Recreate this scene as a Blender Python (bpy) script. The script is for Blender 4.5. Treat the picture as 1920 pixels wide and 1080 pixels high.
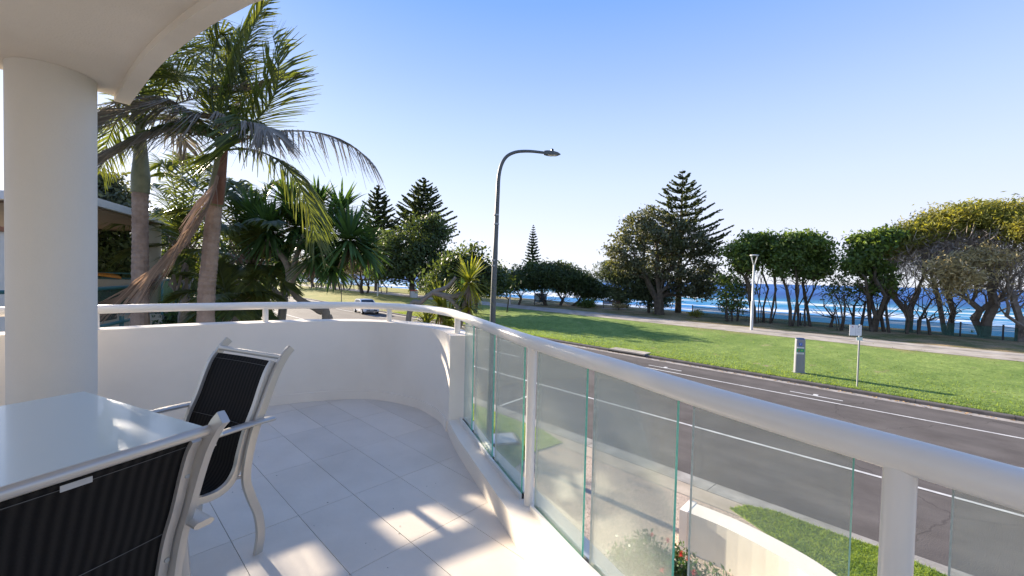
import bpy, math, random
import numpy as np
from mathutils import Vector, Matrix
random.seed(7); rng = np.random.default_rng(7)
scn = bpy.context.scene
for o in list(bpy.data.objects): bpy.data.objects.remove(o)
COL = scn.collection
R = math.radians

# ------------------------------------------------------------------ camera
CAMH = 1.35
PITCH, ROLL, FPX = R(1.4315), R(1.378), 766.7
_c, _s = math.cos(PITCH), math.sin(PITCH)
_r = np.array([1, 0, 0.]); _f = np.array([0, _c, -_s]); _u = np.array([0, _s, _c])
_cr, _sr = math.cos(ROLL), math.sin(ROLL)
CR = _cr*_r + _sr*_u; CU = -_sr*_r + _cr*_u; CF = _f
cam = bpy.data.objects.new('camera', bpy.data.cameras.new('camera')); COL.objects.link(cam)
m = Matrix(((CR[0], CU[0], -CF[0], 0), (CR[1], CU[1], -CF[1], 0), (CR[2], CU[2], -CF[2], CAMH), (0, 0, 0, 1)))
cam.matrix_world = m
cam.data.sensor_width = 36; cam.data.lens = FPX/1920*36
cam.data.clip_start = 0.05; cam.data.clip_end = 60000
scn.camera = cam

# ------------------------------------------------------------------ sky, sun, exposure
SUN_EL = R(18); SUN_DIR = Vector((-0.73, 0.68, 0)).normalized()      # towards the sun, in plan
w = bpy.data.worlds.new('World'); scn.world = w; w.use_nodes = True
nt = w.node_tree; nt.nodes.clear()
out = nt.nodes.new('ShaderNodeOutputWorld'); bg = nt.nodes.new('ShaderNodeBackground')
sky = nt.nodes.new('ShaderNodeTexSky'); sky.sky_type = 'NISHITA'; sky.sun_disc = False
sky.sun_elevation = SUN_EL; sky.sun_rotation = math.atan2(SUN_DIR.x, SUN_DIR.y)
sky.air_density = 1.0; sky.dust_density = 0.35; sky.ozone_density = 2.5
tcw = nt.nodes.new('ShaderNodeTexCoord'); sp = nt.nodes.new('ShaderNodeSeparateXYZ'); nt.links.new(tcw.outputs['Generated'], sp.inputs[0])
gr = nt.nodes.new('ShaderNodeValToRGB'); nt.links.new(sp.outputs[2], gr.inputs[0])
el = gr.color_ramp.elements; el[0].position = 0.0; el[0].color = (.78, .82, .94, 1); el[1].position = 1.0; el[1].color = (.17, .33, .77, 1)
for p_, c_ in ((.09, (.77, .79, .97)), (.216, (.63, .725, .955)), (.33, (.475, .615, .94)), (.43, (.34, .50, .90)), (.55, (.20, .385, .84)), (.75, (.18, .35, .80))):
    e_ = el.new(p_); e_.color = (*c_, 1)
SKYG = 2.3                                   # clear afternoon sky by height above the horizon
gs = nt.nodes.new('ShaderNodeVectorMath'); gs.operation = 'SCALE'; gs.inputs['Scale'].default_value = SKYG; nt.links.new(gr.outputs[0], gs.inputs[0])
hs = nt.nodes.new('ShaderNodeMixRGB'); hs.inputs[0].default_value = 0.94
nt.links.new(sky.outputs[0], hs.inputs[1]); nt.links.new(gs.outputs[0], hs.inputs[2]); nt.links.new(hs.outputs[0], bg.inputs[0])
bg.inputs[1].default_value = 0.15
nt.links.new(bg.outputs[0], out.inputs[0])
sl = bpy.data.lights.new('sun', 'SUN'); sl.energy = 4.5; sl.angle = R(0.6); sl.color = (1.0, 0.87, 0.70)
so = bpy.data.objects.new('sun', sl); COL.objects.link(so)
sd = Vector((SUN_DIR.x*math.cos(SUN_EL), SUN_DIR.y*math.cos(SUN_EL), math.sin(SUN_EL)))
so.rotation_euler = (-sd).to_track_quat('-Z', 'Y').to_euler(); so.location = (0, 0, 30)
scn.view_settings.view_transform = 'Standard'; scn.view_settings.look = 'None'
scn.view_settings.gamma = 1; scn.view_settings.use_curve_mapping = False
scn.view_settings.exposure = 1.75
scn.render.engine = 'CYCLES'
scn.cycles.max_bounces = 8; scn.cycles.diffuse_bounces = 4; scn.cycles.transparent_max_bounces = 24

# ------------------------------------------------------------------ geometry helpers
O3 = np.array([0, 0, CAMH])
def ray(px, py): return CF + CR*(px-960)/FPX - CU*(py-540)/FPX
def atz(px, py, z):
    d = ray(px, py); return O3 + d*(z-CAMH)/d[2]
def aty(px, py, Y):
    d = ray(px, py); return O3 + d*Y/d[1]
RISE = 0.006
def smooth(a, b, x):
    t = np.clip((x-a)/(b-a), 0, 1); return t*t*(3-2*t)
S0, S1 = 9.42, 21.75           # near and far edge of the asphalt (distance across the road)
def rise(t): return RISE*np.clip(t, 0, 90)
def prof(s):
    s = np.asarray(s, float)
    z = np.full_like(s, -3.05)
    z = z + np.where(s > S1+0.15, 0.12, 0)
    z = z + 0.72*smooth(S1, 36, s)*1.0
    z = z + 0.1*smooth(36, 43, s)
    z = z - 8.2*smooth(46, 82, s)
    return z
def gz(x, y):
    s = (x+y)/math.sqrt(2); t = (y-x)/math.sqrt(2)
    return float(prof(s) + rise(t))
def st(s, t): return ((s-t)/math.sqrt(2), (s+t)/math.sqrt(2))
def ong(px, py):
    d = ray(px, py)
    lo = 3.0; P = None
    k = lo
    while k < 400:
        P = O3 + d*k
        if P[2] <= gz(P[0], P[1]): break
        k *= 1.004
    return P
class MB:
    def __init__(s): s.v = []; s.f = []
    def add(s, vs, fs):
        b = len(s.v); s.v.extend([tuple(map(float, p)) for p in vs]); s.f.extend([tuple(b+i for i in f) for f in fs])
    def box(s, c, d, rz=0, bev=0):
        cx, cy, cz = c; hx, hy, hz = d[0]/2, d[1]/2, d[2]/2
        ca, sa = math.cos(rz), math.sin(rz)
        vs = []
        for z in (-hz, hz):
            for x, y in ((-hx, -hy), (hx, -hy), (hx, hy), (-hx, hy)):
                vs.append((cx+x*ca-y*sa, cy+x*sa+y*ca, cz+z))
        s.add(vs, [(3, 2, 1, 0), (4, 5, 6, 7), (0, 1, 5, 4), (1, 2, 6, 5), (2, 3, 7, 6), (3, 0, 4, 7)])
    def tube(s, pts, rad, n=8, cap=True, flat=None):
        pts = [np.array(p, float) for p in pts]
        if not hasattr(rad, '__len__'): rad = [rad]*len(pts)
        vs = []; prev = None
        for i, p in enumerate(pts):
            a = pts[max(0, i-1)]; b = pts[min(len(pts)-1, i+1)]
            t = b-a; t = t/(np.linalg.norm(t)+1e-9)
            if prev is None:
                h = np.array([0, 0, 1.]) if abs(t[2]) < .9 else np.array([1., 0, 0])
                if flat is not None: h = np.array(flat, float)
                u = np.cross(t, h)
            else:
                u = prev - t*np.dot(prev, t)
            u = u/(np.linalg.norm(u)+1e-9); prev = u; v = np.cross(t, u)
            r = rad[i]
            ru, rv = (r if not isinstance(r, tuple) else r[0]), (r if not isinstance(r, tuple) else r[1])
            for k in range(n):
                a_ = 2*math.pi*(k+.5)/n
                ca_, sa_ = math.cos(a_), math.sin(a_)
                if isinstance(r, tuple):      # rounded flat bar
                    q = max(abs(ca_), abs(sa_)); e = 0.82
                    ca_ = ca_/q*(e+(1-e)*q); sa_ = sa_/q*(e+(1-e)*q)
                vs.append(p + u*ru*ca_ + v*rv*sa_)
        fs = []
        for i in range(len(pts)-1):
            for k in range(n):
                fs.append((i*n+k, i*n+(k+1) % n, (i+1)*n+(k+1) % n, (i+1)*n+k))
        if cap:
            fs.append(tuple(range(n-1, -1, -1))); fs.append(tuple((len(pts)-1)*n+k for k in range(n)))
        s.add(vs, fs)
    def prism(s, poly, z0, z1):
        n = len(poly)
        a = sum(poly[i][0]*poly[(i+1) % n][1]-poly[(i+1) % n][0]*poly[i][1] for i in range(n))
        if a < 0: poly = poly[::-1]
        vs = [(p[0], p[1], z0) for p in poly]+[(p[0], p[1], z1) for p in poly]
        fs = [tuple(range(n-1, -1, -1)), tuple(range(n, 2*n))]+[(i, (i+1) % n, n+(i+1) % n, n+i) for i in range(n)]
        s.add(vs, fs)
    def strip(s, A, B, z0, z1, zf=None):          # solid band between two polylines
        n = len(A); vs = []
        for i in range(n):
            vs += [(A[i][0], A[i][1], z0), (B[i][0], B[i][1], z0), (B[i][0], B[i][1], z1), (A[i][0], A[i][1], z1)]
        fs = []
        for i in range(n-1):
            b = i*4; c = b+4
            fs += [(b, b+1, c+1, c), (b+1, b+2, c+2, c+1), (b+2, b+3, c+3, c+2), (b+3, b, c, c+3)]
        fs += [(0, 3, 2, 1), tuple((n-1)*4+k for k in range(4))]
        s.add(vs, fs)
    def build(s, name, mat, parent=None, loc=None, smooth=False, kind=None, label=None):
        me = bpy.data.meshes.new(name)
        vs = s.v
        if loc is not None: vs = [(p[0]-loc[0], p[1]-loc[1], p[2]-loc[2]) for p in vs]
        me.from_pydata(vs, [], s.f); me.update()
        if mat: me.materials.append(mat)
        if smooth:
            me.shade_smooth()
            me.set_sharp_from_angle(angle=R(38))
        o = bpy.data.objects.new(name, me); COL.objects.link(o)
        if parent is not None: o.parent = parent
        elif loc is not None: o.location = loc
        if kind: o['kind'] = kind
        if label: o['label'] = label
        return o
def tag(o, label=None, cat=None, group=None, kind=None):
    if label: o['label'] = label
    if cat: o['category'] = cat
    if group: o['group'] = group
    if kind: o['kind'] = kind
    return o
def empty(name, loc, label, cat, group=None, rz=0):
    o = bpy.data.objects.new(name, None); COL.objects.link(o); o.location = tuple(map(float, loc)); o.rotation_euler = (0, 0, rz)
    o.empty_display_size = 0.2
    return tag(o, label, cat, group)
def catmull(P, n=8):
    P = [np.array(p, float) for p in P]; out_ = []
    Q = [2*P[0]-P[1]]+P+[2*P[-1]-P[-2]]
    for i in range(1, len(Q)-2):
        for k in range(n):
            t = k/n
            out_.append(.5*((2*Q[i])+(-Q[i-1]+Q[i+1])*t+(2*Q[i-1]-5*Q[i]+4*Q[i+1]-Q[i+2])*t*t+(-Q[i-1]+3*Q[i]-3*Q[i+1]+Q[i+2])*t**3))
    out_.append(P[-1]); return out_
def offset(P, d):           # to the left of travel for d>0 (plan)
    res = []
    for i in range(len(P)):
        t = P[min(i+1, len(P)-1)][:2]-P[max(i-1, 0)][:2]; t = t/np.linalg.norm(t)
        res.append(P[i][:2]+np.array([-t[1], t[0]])*d)
    return res
def bez(p0, p1, p2, p3, t):
    return (1-t)**3*p0+3*(1-t)**2*t*p1+3*(1-t)*t*t*p2+t**3*p3
def copy_tree(o, parent=None):
    c = o.copy(); COL.objects.link(c)
    if parent: c.parent = parent
    for ch in [x for x in bpy.data.objects if x.parent == o]: copy_tree(ch, c)
    return c

# ------------------------------------------------------------------ materials
def mat(name, col, rough=.6, var=.12, vscale=4., bump=0., bscale=60., spec=.5, metal=0., col2=None, trans=0., coat=0., island=0., objvar=0., dirt=0., tt=(1.9, 1.7, .55)):
    M = bpy.data.materials.new(name); M.use_nodes = True; n = M.node_tree; L = n.links; P = n.nodes['Principled BSDF']
    P.inputs['Roughness'].default_value = rough; P.inputs['Metallic'].default_value = metal
    P.inputs['Specular IOR Level'].default_value = spec
    if coat: P.inputs['Coat Weight'].default_value = coat; P.inputs['Coat Roughness'].default_value = .15
    g = n.nodes.new('ShaderNodeNewGeometry'); tc = g.outputs['Position']
    nz = n.nodes.new('ShaderNodeTexNoise'); nz.inputs['Scale'].default_value = vscale; nz.inputs['Detail'].default_value = 5; nz.inputs['Roughness'].default_value = .65
    L.new(tc, nz.inputs['Vector'])
    rp = n.nodes.new('ShaderNodeValToRGB'); rp.color_ramp.elements[0].position = .3; rp.color_ramp.elements[1].position = .7
    c = np.array(col); c2 = np.array(col2) if col2 is not None else c*(1+var)
    c1 = c*(1-var) if col2 is None else c
    rp.color_ramp.elements[0].color = (*c1, 1); rp.color_ramp.elements[1].color = (*c2, 1)
    L.new(nz.outputs['Fac'], rp.inputs[0]); cur = rp.outputs[0]
    if island or objvar:
        src = g.outputs['Random Per Island']
        if objvar: oi = n.nodes.new('ShaderNodeObjectInfo'); src = oi.outputs['Random']
        amt = island or objvar
        mr = n.nodes.new('ShaderNodeMapRange'); mr.inputs[3].default_value = 1-amt; mr.inputs[4].default_value = 1+amt
        L.new(src, mr.inputs[0])
        mx = n.nodes.new('ShaderNodeVectorMath'); mx.operation = 'SCALE'; L.new(cur, mx.inputs[0]); L.new(mr.outputs[0], mx.inputs['Scale']); cur = mx.outputs[0]
    if dirt:
        nd = n.nodes.new('ShaderNodeTexNoise'); nd.inputs['Scale'].default_value = 1.3; nd.inputs['Detail'].default_value = 8; L.new(tc, nd.inputs['Vector'])
        rd = n.nodes.new('ShaderNodeValToRGB'); rd.color_ramp.elements[0].position = .45; rd.color_ramp.elements[1].position = .75
        rd.color_ramp.elements[0].color = (1, 1, 1, 1); rd.color_ramp.elements[1].color = (1-dirt, 1-dirt*1.1, 1-dirt*1.3, 1)
        L.new(nd.outputs['Fac'], rd.inputs[0])
        mm = n.nodes.new('ShaderNodeMixRGB'); mm.blend_type = 'MULTIPLY'; mm.inputs[0].default_value = 1; L.new(cur, mm.inputs[1]); L.new(rd.outputs[0], mm.inputs[2]); cur = mm.outputs[0]
    L.new(cur, P.inputs['Base Color'])
    if bump:
        nb = n.nodes.new('ShaderNodeTexNoise'); nb.inputs['Scale'].default_value = bscale; nb.inputs['Detail'].default_value = 4; L.new(tc, nb.inputs['Vector'])
        bp = n.nodes.new('ShaderNodeBump'); bp.inputs['Strength'].default_value = bump; bp.inputs['Distance'].default_value = .5/bscale
        L.new(nb.outputs['Fac'], bp.inputs['Height']); L.new(bp.outputs[0], P.inputs['Normal'])
    if trans:
        o_ = n.nodes['Material Output']; tr = n.nodes.new('ShaderNodeBsdfTranslucent'); mx = n.nodes.new('ShaderNodeMixShader'); mx.inputs[0].default_value = trans
        hh = n.nodes.new('ShaderNodeMixRGB'); hh.blend_type = 'MULTIPLY'; hh.inputs[0].default_value = 1; hh.inputs[2].default_value = (*tt, 1)
        L.new(cur, hh.inputs[1]); L.new(hh.outputs[0], tr.inputs[0])
        L.new(P.outputs[0], mx.inputs[1]); L.new(tr.outputs[0], mx.inputs[2]); L.new(mx.outputs[0], o_.inputs[0])
    return M
M = {}
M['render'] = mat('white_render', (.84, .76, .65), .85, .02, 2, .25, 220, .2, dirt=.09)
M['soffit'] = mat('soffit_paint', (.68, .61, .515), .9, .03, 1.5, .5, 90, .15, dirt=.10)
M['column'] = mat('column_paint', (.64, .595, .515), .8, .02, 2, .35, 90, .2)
M['sill'] = mat('sill_paint', (.81, .73, .62), .6, .03, 3, .12, 120, .3, dirt=.06)
M['rail'] = mat('rail_enamel', (.80, .745, .655), .3, .02, 6, .03, 60, .5, dirt=.05)
M['track'] = mat('aluminium_track', (.70, .68, .64), .4, .04, 10, 0, 60, .5, metal=.2, dirt=.1)
M['rubber'] = mat('black_rubber', (.015, .015, .015), .6)
M['tile'] = mat('porcelain_tile', (.68, .605, .51), .42, .0, 3.5, .06, 40, .4, col2=(.74, .66, .56), objvar=.05, dirt=.13)
M['grout'] = mat('grout', (.26, .235, .205), .9)
M['alu'] = mat('powder_coated_aluminium', (.50, .475, .435), .36, .03, 8, .03, 300, .5, metal=.5)
M['asphalt'] = mat('asphalt', (.092, .080, .073), .85, .0, 1.2, .8, 55, .3, col2=(.125, .110, .100), dirt=.14)
M['paint'] = mat('road_paint', (.56, .55, .52), .7, .25, 3, .2, 50)
M['ypaint'] = mat('yellow_paint', (.75, .42, .04), .7, .1, 8)
M['kerb'] = mat('kerb_concrete', (.30, .28, .25), .9, .25, 2.5, .4, 40, dirt=.3)
M['kerbdark'] = mat('weathered_kerb', (.10, .09, .085), .9, .3, 2.5, .4, 40, dirt=.2)
M['path'] = mat('gravel_path', (.38, .34, .29), .95, .22, .8, .5, 22, dirt=.35)
M['bark'] = mat('bark_dark', (.055, .045, .035), .9, .35, 3, .5, 20, .2, col2=(.12, .10, .075))
M['bark2'] = mat('bark_grey', (.16, .14, .12), .9, .3, 3, .5, 20, .2, col2=(.26, .235, .20))
M['steel'] = mat('galvanised_steel', (.33, .34, .34), .45, .1, 5, metal=.4)
M['polegrey'] = mat('pole_paint', (.09, .10, .10), .5, .1, 5, metal=.1)
M['palesteel'] = mat('pale_steel', (.52, .53, .54), .4, .06, 5, metal=.2)
M['teal'] = mat('teal_paint', (.035, .14, .15), .4, .1, 5)
M['white'] = mat('white_paint', (.78, .78, .76), .5, .04, 3, dirt=.06)
M['beige'] = mat('beige_render', (.46, .44, .36), .85, .06, 2, .2, 40, dirt=.1)
M['brown'] = mat('timber_soffit', (.16, .11, .07), .7, .15, 4)
M['terra'] = mat('terracotta', (.32, .15, .09), .8, .12, 3)
M['dark'] = mat('dark_plastic', (.03, .03, .032), .4)
M['timber'] = mat('bench_timber', (.12, .075, .05), .7, .2, 6)
M['orange'] = mat('orange_fibreglass', (.75, .28, .03), .3)

def leafmat(name, c, c2, trans=.35, rough=.45, island=.35, vs=.7, tt=(1.9, 1.7, .55)):
    return mat(name, c, rough, 0, vs, col2=c2, trans=trans, island=island, spec=.35, tt=tt)
M['palm'] = leafmat('palm_leaf', (.055, .085, .028), (.12, .14, .04), .4, .4, .3, 1.5)
M['palmgrey'] = leafmat('weathered_palm_leaf', (.16, .145, .12), (.27, .245, .205), .2, .6, .3, 2, (1.1, 1.05, .9))
M['palmdead'] = leafmat('dead_palm_leaf', (.19, .14, .11), (.30, .23, .185), .25, .7, .3, 2, (1.2, 1.0, .8))
M['pandan'] = leafmat('pandanus_leaf', (.045, .10, .035), (.085, .16, .05), .3, .55, .3, 1.5)
M['pandany'] = leafmat('yellow_pandanus_leaf', (.12, .16, .03), (.25, .26, .05), .5, .5, .35, 2)
M['pine'] = leafmat('norfolk_needle', (.045, .068, .035), (.09, .115, .06), .25, .6, .3, .6)
M['banksia'] = leafmat('banksia_leaf', (.065, .078, .045), (.13, .14, .085), .3, .5, .4, .6)
M['green'] = leafmat('green_leaf', (.06, .105, .032), (.13, .19, .055), .45, .45, .4, .35)
M['dgreen'] = leafmat('dark_leaf', (.038, .062, .028), (.085, .12, .045), .35, .5, .4, .4)
M['olive'] = leafmat('olive_leaf', (.14, .16, .04), (.27, .25, .07), .5, .6, .4, .35)
M['straw'] = leafmat('straw_leaf', (.31, .265, .14), (.44, .375, .225), .4, .7, .3, .5, (1.3, 1.15, .7))
M['twig'] = mat('bare_twig', (.25, .205, .17), .9, .3, 2, col2=(.38, .32, .27))
M['shrub'] = leafmat('shrub_leaf', (.035, .075, .03), (.08, .14, .05), .3, .4, .4, 6)
M['red'] = mat('red_petal', (.65, .03, .03), .5)
M['grassblade'] = leafmat('grass_blade', (.13, .21, .04), (.26, .34, .08), .5, .6, .35, 3)

M['cbark'] = mat('casuarina_bark', (.11, .088, .07), .9, .3, 3, .4, 20, col2=(.24, .20, .165))
def grass_mat():
    Mx = bpy.data.materials.new('lawn'); Mx.use_nodes = True; n = Mx.node_tree; L = n.links; P = n.nodes['Principled BSDF']
    P.inputs['Roughness'].default_value = .9; P.inputs['Specular IOR Level'].default_value = .15
    g = n.nodes.new('ShaderNodeNewGeometry')
    def noise(sc, det=6, rg=.6, stretch=None):
        q = n.nodes.new('ShaderNodeTexNoise'); q.inputs['Scale'].default_value = sc; q.inputs['Detail'].default_value = det; q.inputs['Roughness'].default_value = rg
        L.new(g.outputs['Position'], q.inputs['Vector']); return q.outputs['Fac']
    def ramp(src, a, b, pa=.35, pb=.65):
        r_ = n.nodes.new('ShaderNodeValToRGB'); e = r_.color_ramp.elements; e[0].position = pa; e[1].position = pb; e[0].color = (*a, 1); e[1].color = (*b, 1); L.new(src, r_.inputs[0]); return r_.outputs[0]
    def mix(f, a, b, bt='MIX'):
        q = n.nodes.new('ShaderNodeMixRGB'); q.blend_type = bt
        if isinstance(f, float): q.inputs[0].default_value = f
        else: L.new(f, q.inputs[0])
        L.new(a, q.inputs[1]); L.new(b, q.inputs[2]); return q.outputs[0]
    base = ramp(noise(.35), (.145, .235, .06), (.215, .315, .09))
    fine = ramp(noise(9, 8, .75), (.5, .5, .45), (1.5, 1.4, 1.35), .3, .7)
    base = mix(1.0, base, ramp(noise(1.6, 5, .7), (.80, .84, .78), (1.22, 1.12, 1.15), .35, .65), 'MULTIPLY')
    col = mix(1.0, base, fine, 'MULTIPLY')
    # dry strip beyond the path and to the far left (world positions)
    sep = n.nodes.new('ShaderNodeSeparateXYZ'); L.new(g.outputs['Position'], sep.inputs[0])
    sm = n.nodes.new('ShaderNodeMath'); sm.operation = 'ADD'; L.new(sep.outputs[0], sm.inputs[0]); L.new(sep.outputs[1], sm.inputs[1])
    nn = n.nodes.new('ShaderNodeMath'); nn.operation = 'MULTIPLY_ADD'; L.new(noise(.25), nn.inputs[0]); nn.inputs[1].default_value = 9; L.new(sm.outputs[0], nn.inputs[2])
    mr = n.nodes.new('ShaderNodeMapRange'); mr.inputs[1].default_value = 50; mr.inputs[2].default_value = 55; L.new(nn.outputs[0], mr.inputs[0])
    dry = ramp(noise(.5, 8, .7), (.12, .14, .045), (.36, .27, .16), .38, .62)
    dry = mix(1.0, dry, fine, 'MULTIPLY')
    col = mix(mr.outputs[0], col, dry)
    ml = n.nodes.new('ShaderNodeMapRange'); ml.inputs[1].default_value = -2; ml.inputs[2].default_value = -9; L.new(sep.outputs[0], ml.inputs[0])
    yel = ramp(noise(.4, 7, .7), (.16, .19, .035), (.30, .26, .07), .35, .65)
    col = mix(ml.outputs[0], col, yel)
    wr = ramp(noise(.9, 4, .6), (0, 0, 0), (1, 1, 1), .655, .74)
    sand = ramp(noise(30), (.30, .22, .14), (.42, .33, .22))
    col = mix(wr, col, sand)
    L.new(col, P.inputs['Base Color'])
    b = n.nodes.new('ShaderNodeBump'); b.inputs['Strength'].default_value = .9; b.inputs['Distance'].default_value = .05; L.new(noise(14, 8, .8), b.inputs['Height']); L.new(b.outputs[0], P.inputs['Normal'])
    return Mx
M['lawn'] = grass_mat()
def aggregate():
    Mx = mat('pebble_aggregate', (.25, .19, .15), .85, 0, 2, .5, 70, .3, col2=(.32, .25, .20))
    n = Mx.node_tree; L = n.links; P = n.nodes['Principled BSDF']
    g = n.nodes.new('ShaderNodeNewGeometry'); v = n.nodes.new('ShaderNodeTexVoronoi'); v.inputs['Scale'].default_value = 60; L.new(g.outputs['Position'], v.inputs['Vector'])
    r_ = n.nodes.new('ShaderNodeValToRGB'); e = r_.color_ramp.elements; e[0].color = (.17, .135, .11, 1); e[1].color = (.66, .52, .40, 1); L.new(v.outputs['Color'], r_.inputs[0])
    L.new(r_.outputs[0], P.inputs['Base Color']); return Mx
M['agg'] = aggregate()
def wear(Mx):
    n = Mx.node_tree; L = n.links; P = n.nodes['Principled BSDF']; src = P.inputs['Base Color'].links[0].from_socket
    g = n.nodes.new('ShaderNodeNewGeometry'); m1 = n.nodes.new('ShaderNodeMapping'); m1.inputs['Rotation'].default_value = (0, 0, R(-45)); L.new(g.outputs['Position'], m1.inputs[0])
    m2 = n.nodes.new('ShaderNodeMapping'); m2.inputs['Scale'].default_value = (1.1, .035, 0); L.new(m1.outputs[0], m2.inputs[0])
    nz = n.nodes.new('ShaderNodeTexNoise'); nz.inputs['Scale'].default_value = 1; nz.inputs['Detail'].default_value = 4; L.new(m2.outputs[0], nz.inputs[0])
    mr = n.nodes.new('ShaderNodeMapRange'); mr.inputs[1].default_value = .3; mr.inputs[2].default_value = .7; mr.inputs[3].default_value = .80; mr.inputs[4].default_value = 1.18; L.new(nz.outputs['Fac'], mr.inputs[0])
    wz = n.nodes.new('ShaderNodeTexNoise'); wz.inputs['Scale'].default_value = 2.5; wz.inputs['Detail'].default_value = 4; L.new(g.outputs['Position'], wz.inputs[0])
    ad = n.nodes.new('ShaderNodeVectorMath'); ad.operation = 'MULTIPLY_ADD'; ad.inputs[1].default_value = (.5, .5, 0); L.new(wz.outputs['Color'], ad.inputs[0]); L.new(g.outputs['Position'], ad.inputs[2])
    vo = n.nodes.new('ShaderNodeTexVoronoi'); vo.feature = 'DISTANCE_TO_EDGE'; vo.inputs['Scale'].default_value = .23; L.new(ad.outputs[0], vo.inputs[0])
    cr = n.nodes.new('ShaderNodeMapRange'); cr.inputs[1].default_value = .0; cr.inputs[2].default_value = .006; cr.inputs[3].default_value = .62; cr.inputs[4].default_value = 1; L.new(vo.outputs['Distance'], cr.inputs[0])
    mm = n.nodes.new('ShaderNodeMath'); mm.operation = 'MULTIPLY'; L.new(mr.outputs[0], mm.inputs[0]); L.new(cr.outputs[0], mm.inputs[1])
    sc = n.nodes.new('ShaderNodeVectorMath'); sc.operation = 'SCALE'; L.new(src, sc.inputs[0]); L.new(mm.outputs[0], sc.inputs['Scale']); L.new(sc.outputs[0], P.inputs['Base Color'])
wear(M['asphalt'])
def sea_mat():
    Mx = bpy.data.materials.new('sea_water'); Mx.use_nodes = True; n = Mx.node_tree; L = n.links; P = n.nodes['Principled BSDF']
    P.inputs['Roughness'].default_value = .5; P.inputs['Specular IOR Level'].default_value = .12
    g = n.nodes.new('ShaderNodeNewGeometry')
    mp = n.nodes.new('ShaderNodeMapping'); mp.inputs['Rotation'].default_value = (0, 0, R(-45)); L.new(g.outputs['Position'], mp.inputs['Vector'])  # x'=across shore
    sep = n.nodes.new('ShaderNodeSeparateXYZ'); L.new(mp.outputs[0], sep.inputs[0])
    def M2(op, a, b=None, c=None):
        q = n.nodes.new('ShaderNodeMath'); q.operation = op
        for i, x in enumerate((a, b, c)):
            if x is None: continue
            if isinstance(x, (int, float)): q.inputs[i].default_value = x
            else: L.new(x, q.inputs[i])
        return q.outputs[0]
    def noise(sc, scale3, det=5):
        m_ = n.nodes.new('ShaderNodeMapping'); m_.inputs['Scale'].default_value = scale3; L.new(mp.outputs[0], m_.inputs['Vector'])
        q = n.nodes.new('ShaderNodeTexNoise'); q.inputs['Scale'].default_value = sc; q.inputs['Detail'].default_value = det; q.inputs['Roughness'].default_value = .65; L.new(m_.outputs[0], q.inputs['Vector']); return q.outputs['Fac']
    return Mx, n, L, P, g, sep, M2, noise
def make_sea():
    Mx, n, L, P, g, sep, M2, noise = sea_mat()
    s = sep.outputs[0]
    big = noise(1.0, (.006, .0035, .0), 4); fo = noise(1.0, (.040, .0085, 0), 6); fi = noise(1.0, (.25, .06, 0), 5)
    sw = M2('MULTIPLY_ADD', big, 130, s)
    r_ = n.nodes.new('ShaderNodeValToRGB'); e = r_.color_ramp.elements
    q = n.nodes.new('ShaderNodeMapRange'); q.inputs[1].default_value = 60; q.inputs[2].default_value = 900; L.new(sw, q.inputs[0]); L.new(q.outputs[0], r_.inputs[0])
    e[0].position = 0; e[0].color = (.03, .24, .36, 1); e[1].position = 1; e[1].color = (.015, .10, .32, 1)
    for p_, c_ in ((.22, (.02, .17, .40)), (.36, (.025, .22, .36)), (.46, (.008, .09, .24)), (.7, (.008, .065, .25))):
        x_ = e.new(p_); x_.color = (*c_, 1)
    # foam: only inside the surf zone
    w1 = n.nodes.new('ShaderNodeMapRange'); w1.inputs[1].default_value = 150; w1.inputs[2].default_value = 230; L.new(sw, w1.inputs[0])
    w2 = n.nodes.new('ShaderNodeMapRange'); w2.inputs[1].default_value = 430; w2.inputs[2].default_value = 385; L.new(sw, w2.inputs[0])
    win = M2('MULTIPLY', w1.outputs[0], w2.outputs[0])
    f2 = M2('MULTIPLY_ADD', fi, .34, fo); f3 = M2('MULTIPLY_ADD', win, .16, f2)
    fr = n.nodes.new('ShaderNodeMapRange'); fr.inputs[1].default_value = .82; fr.inputs[2].default_value = .92; L.new(f3, fr.inputs[0])
    xx = M2('SUBTRACT', sep.outputs[1], 0)
    mx = n.nodes.new('ShaderNodeMixRGB'); L.new(fr.outputs[0], mx.inputs[0]); L.new(r_.outputs[0], mx.inputs[1]); mx.inputs[2].default_value = (.68, .70, .71, 1)
    L.new(mx.outputs[0], P.inputs['Base Color'])
    b = n.nodes.new('ShaderNodeBump'); b.inputs['Strength'].default_value = .6; b.inputs['Distance'].default_value = .6
    L.new(noise(1., (.5, .2, 1), 6), b.inputs['Height']); L.new(b.outputs[0], P.inputs['Normal'])
    mb = MB(); mb.add([(-30000, -2000, -10), (30000, -2000, -10), (30000, 45000, -10), (-30000, 45000, -10)], [(0, 1, 2, 3)])
    mb.build('sea', Mx, kind='structure')
make_sea()

# ------------------------------------------------------------------ terrain, road, path
def sheet(name, ss, ts, matl, dz=0., kind='structure'):
    mb = MB(); n = len(ts)
    vs = [(*st(s_, t_), float(prof(np.array(s_)) + rise(t_)) + dz) for s_ in ss for t_ in ts]
    fs = [(i*n+j, (i+1)*n+j, (i+1)*n+j+1, i*n+j+1)[::-1] for i in range(len(ss)-1) for j in range(n-1)]
    mb.add(vs, fs); return mb.build(name, matl, kind=kind, smooth=True)
T = list(np.concatenate([np.arange(-60, 60, 2.), np.arange(60, 420, 12.)]))
sheet('ground', list(np.arange(-30, S0-1.2, 3.))+[S0-1.056], T, M['agg'], .045)
sheet('road', [S0-.02, 12, 15, 18, S1], T, M['asphalt'], 0)
sheet('lawn', [S1+.32]+list(np.arange(22.5, 90, 1.0)), T, M['lawn'], 0)
sheet('gravel_path', list(np.linspace(33.0, 36.4, 8)), T, M['path'], .012)
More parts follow.
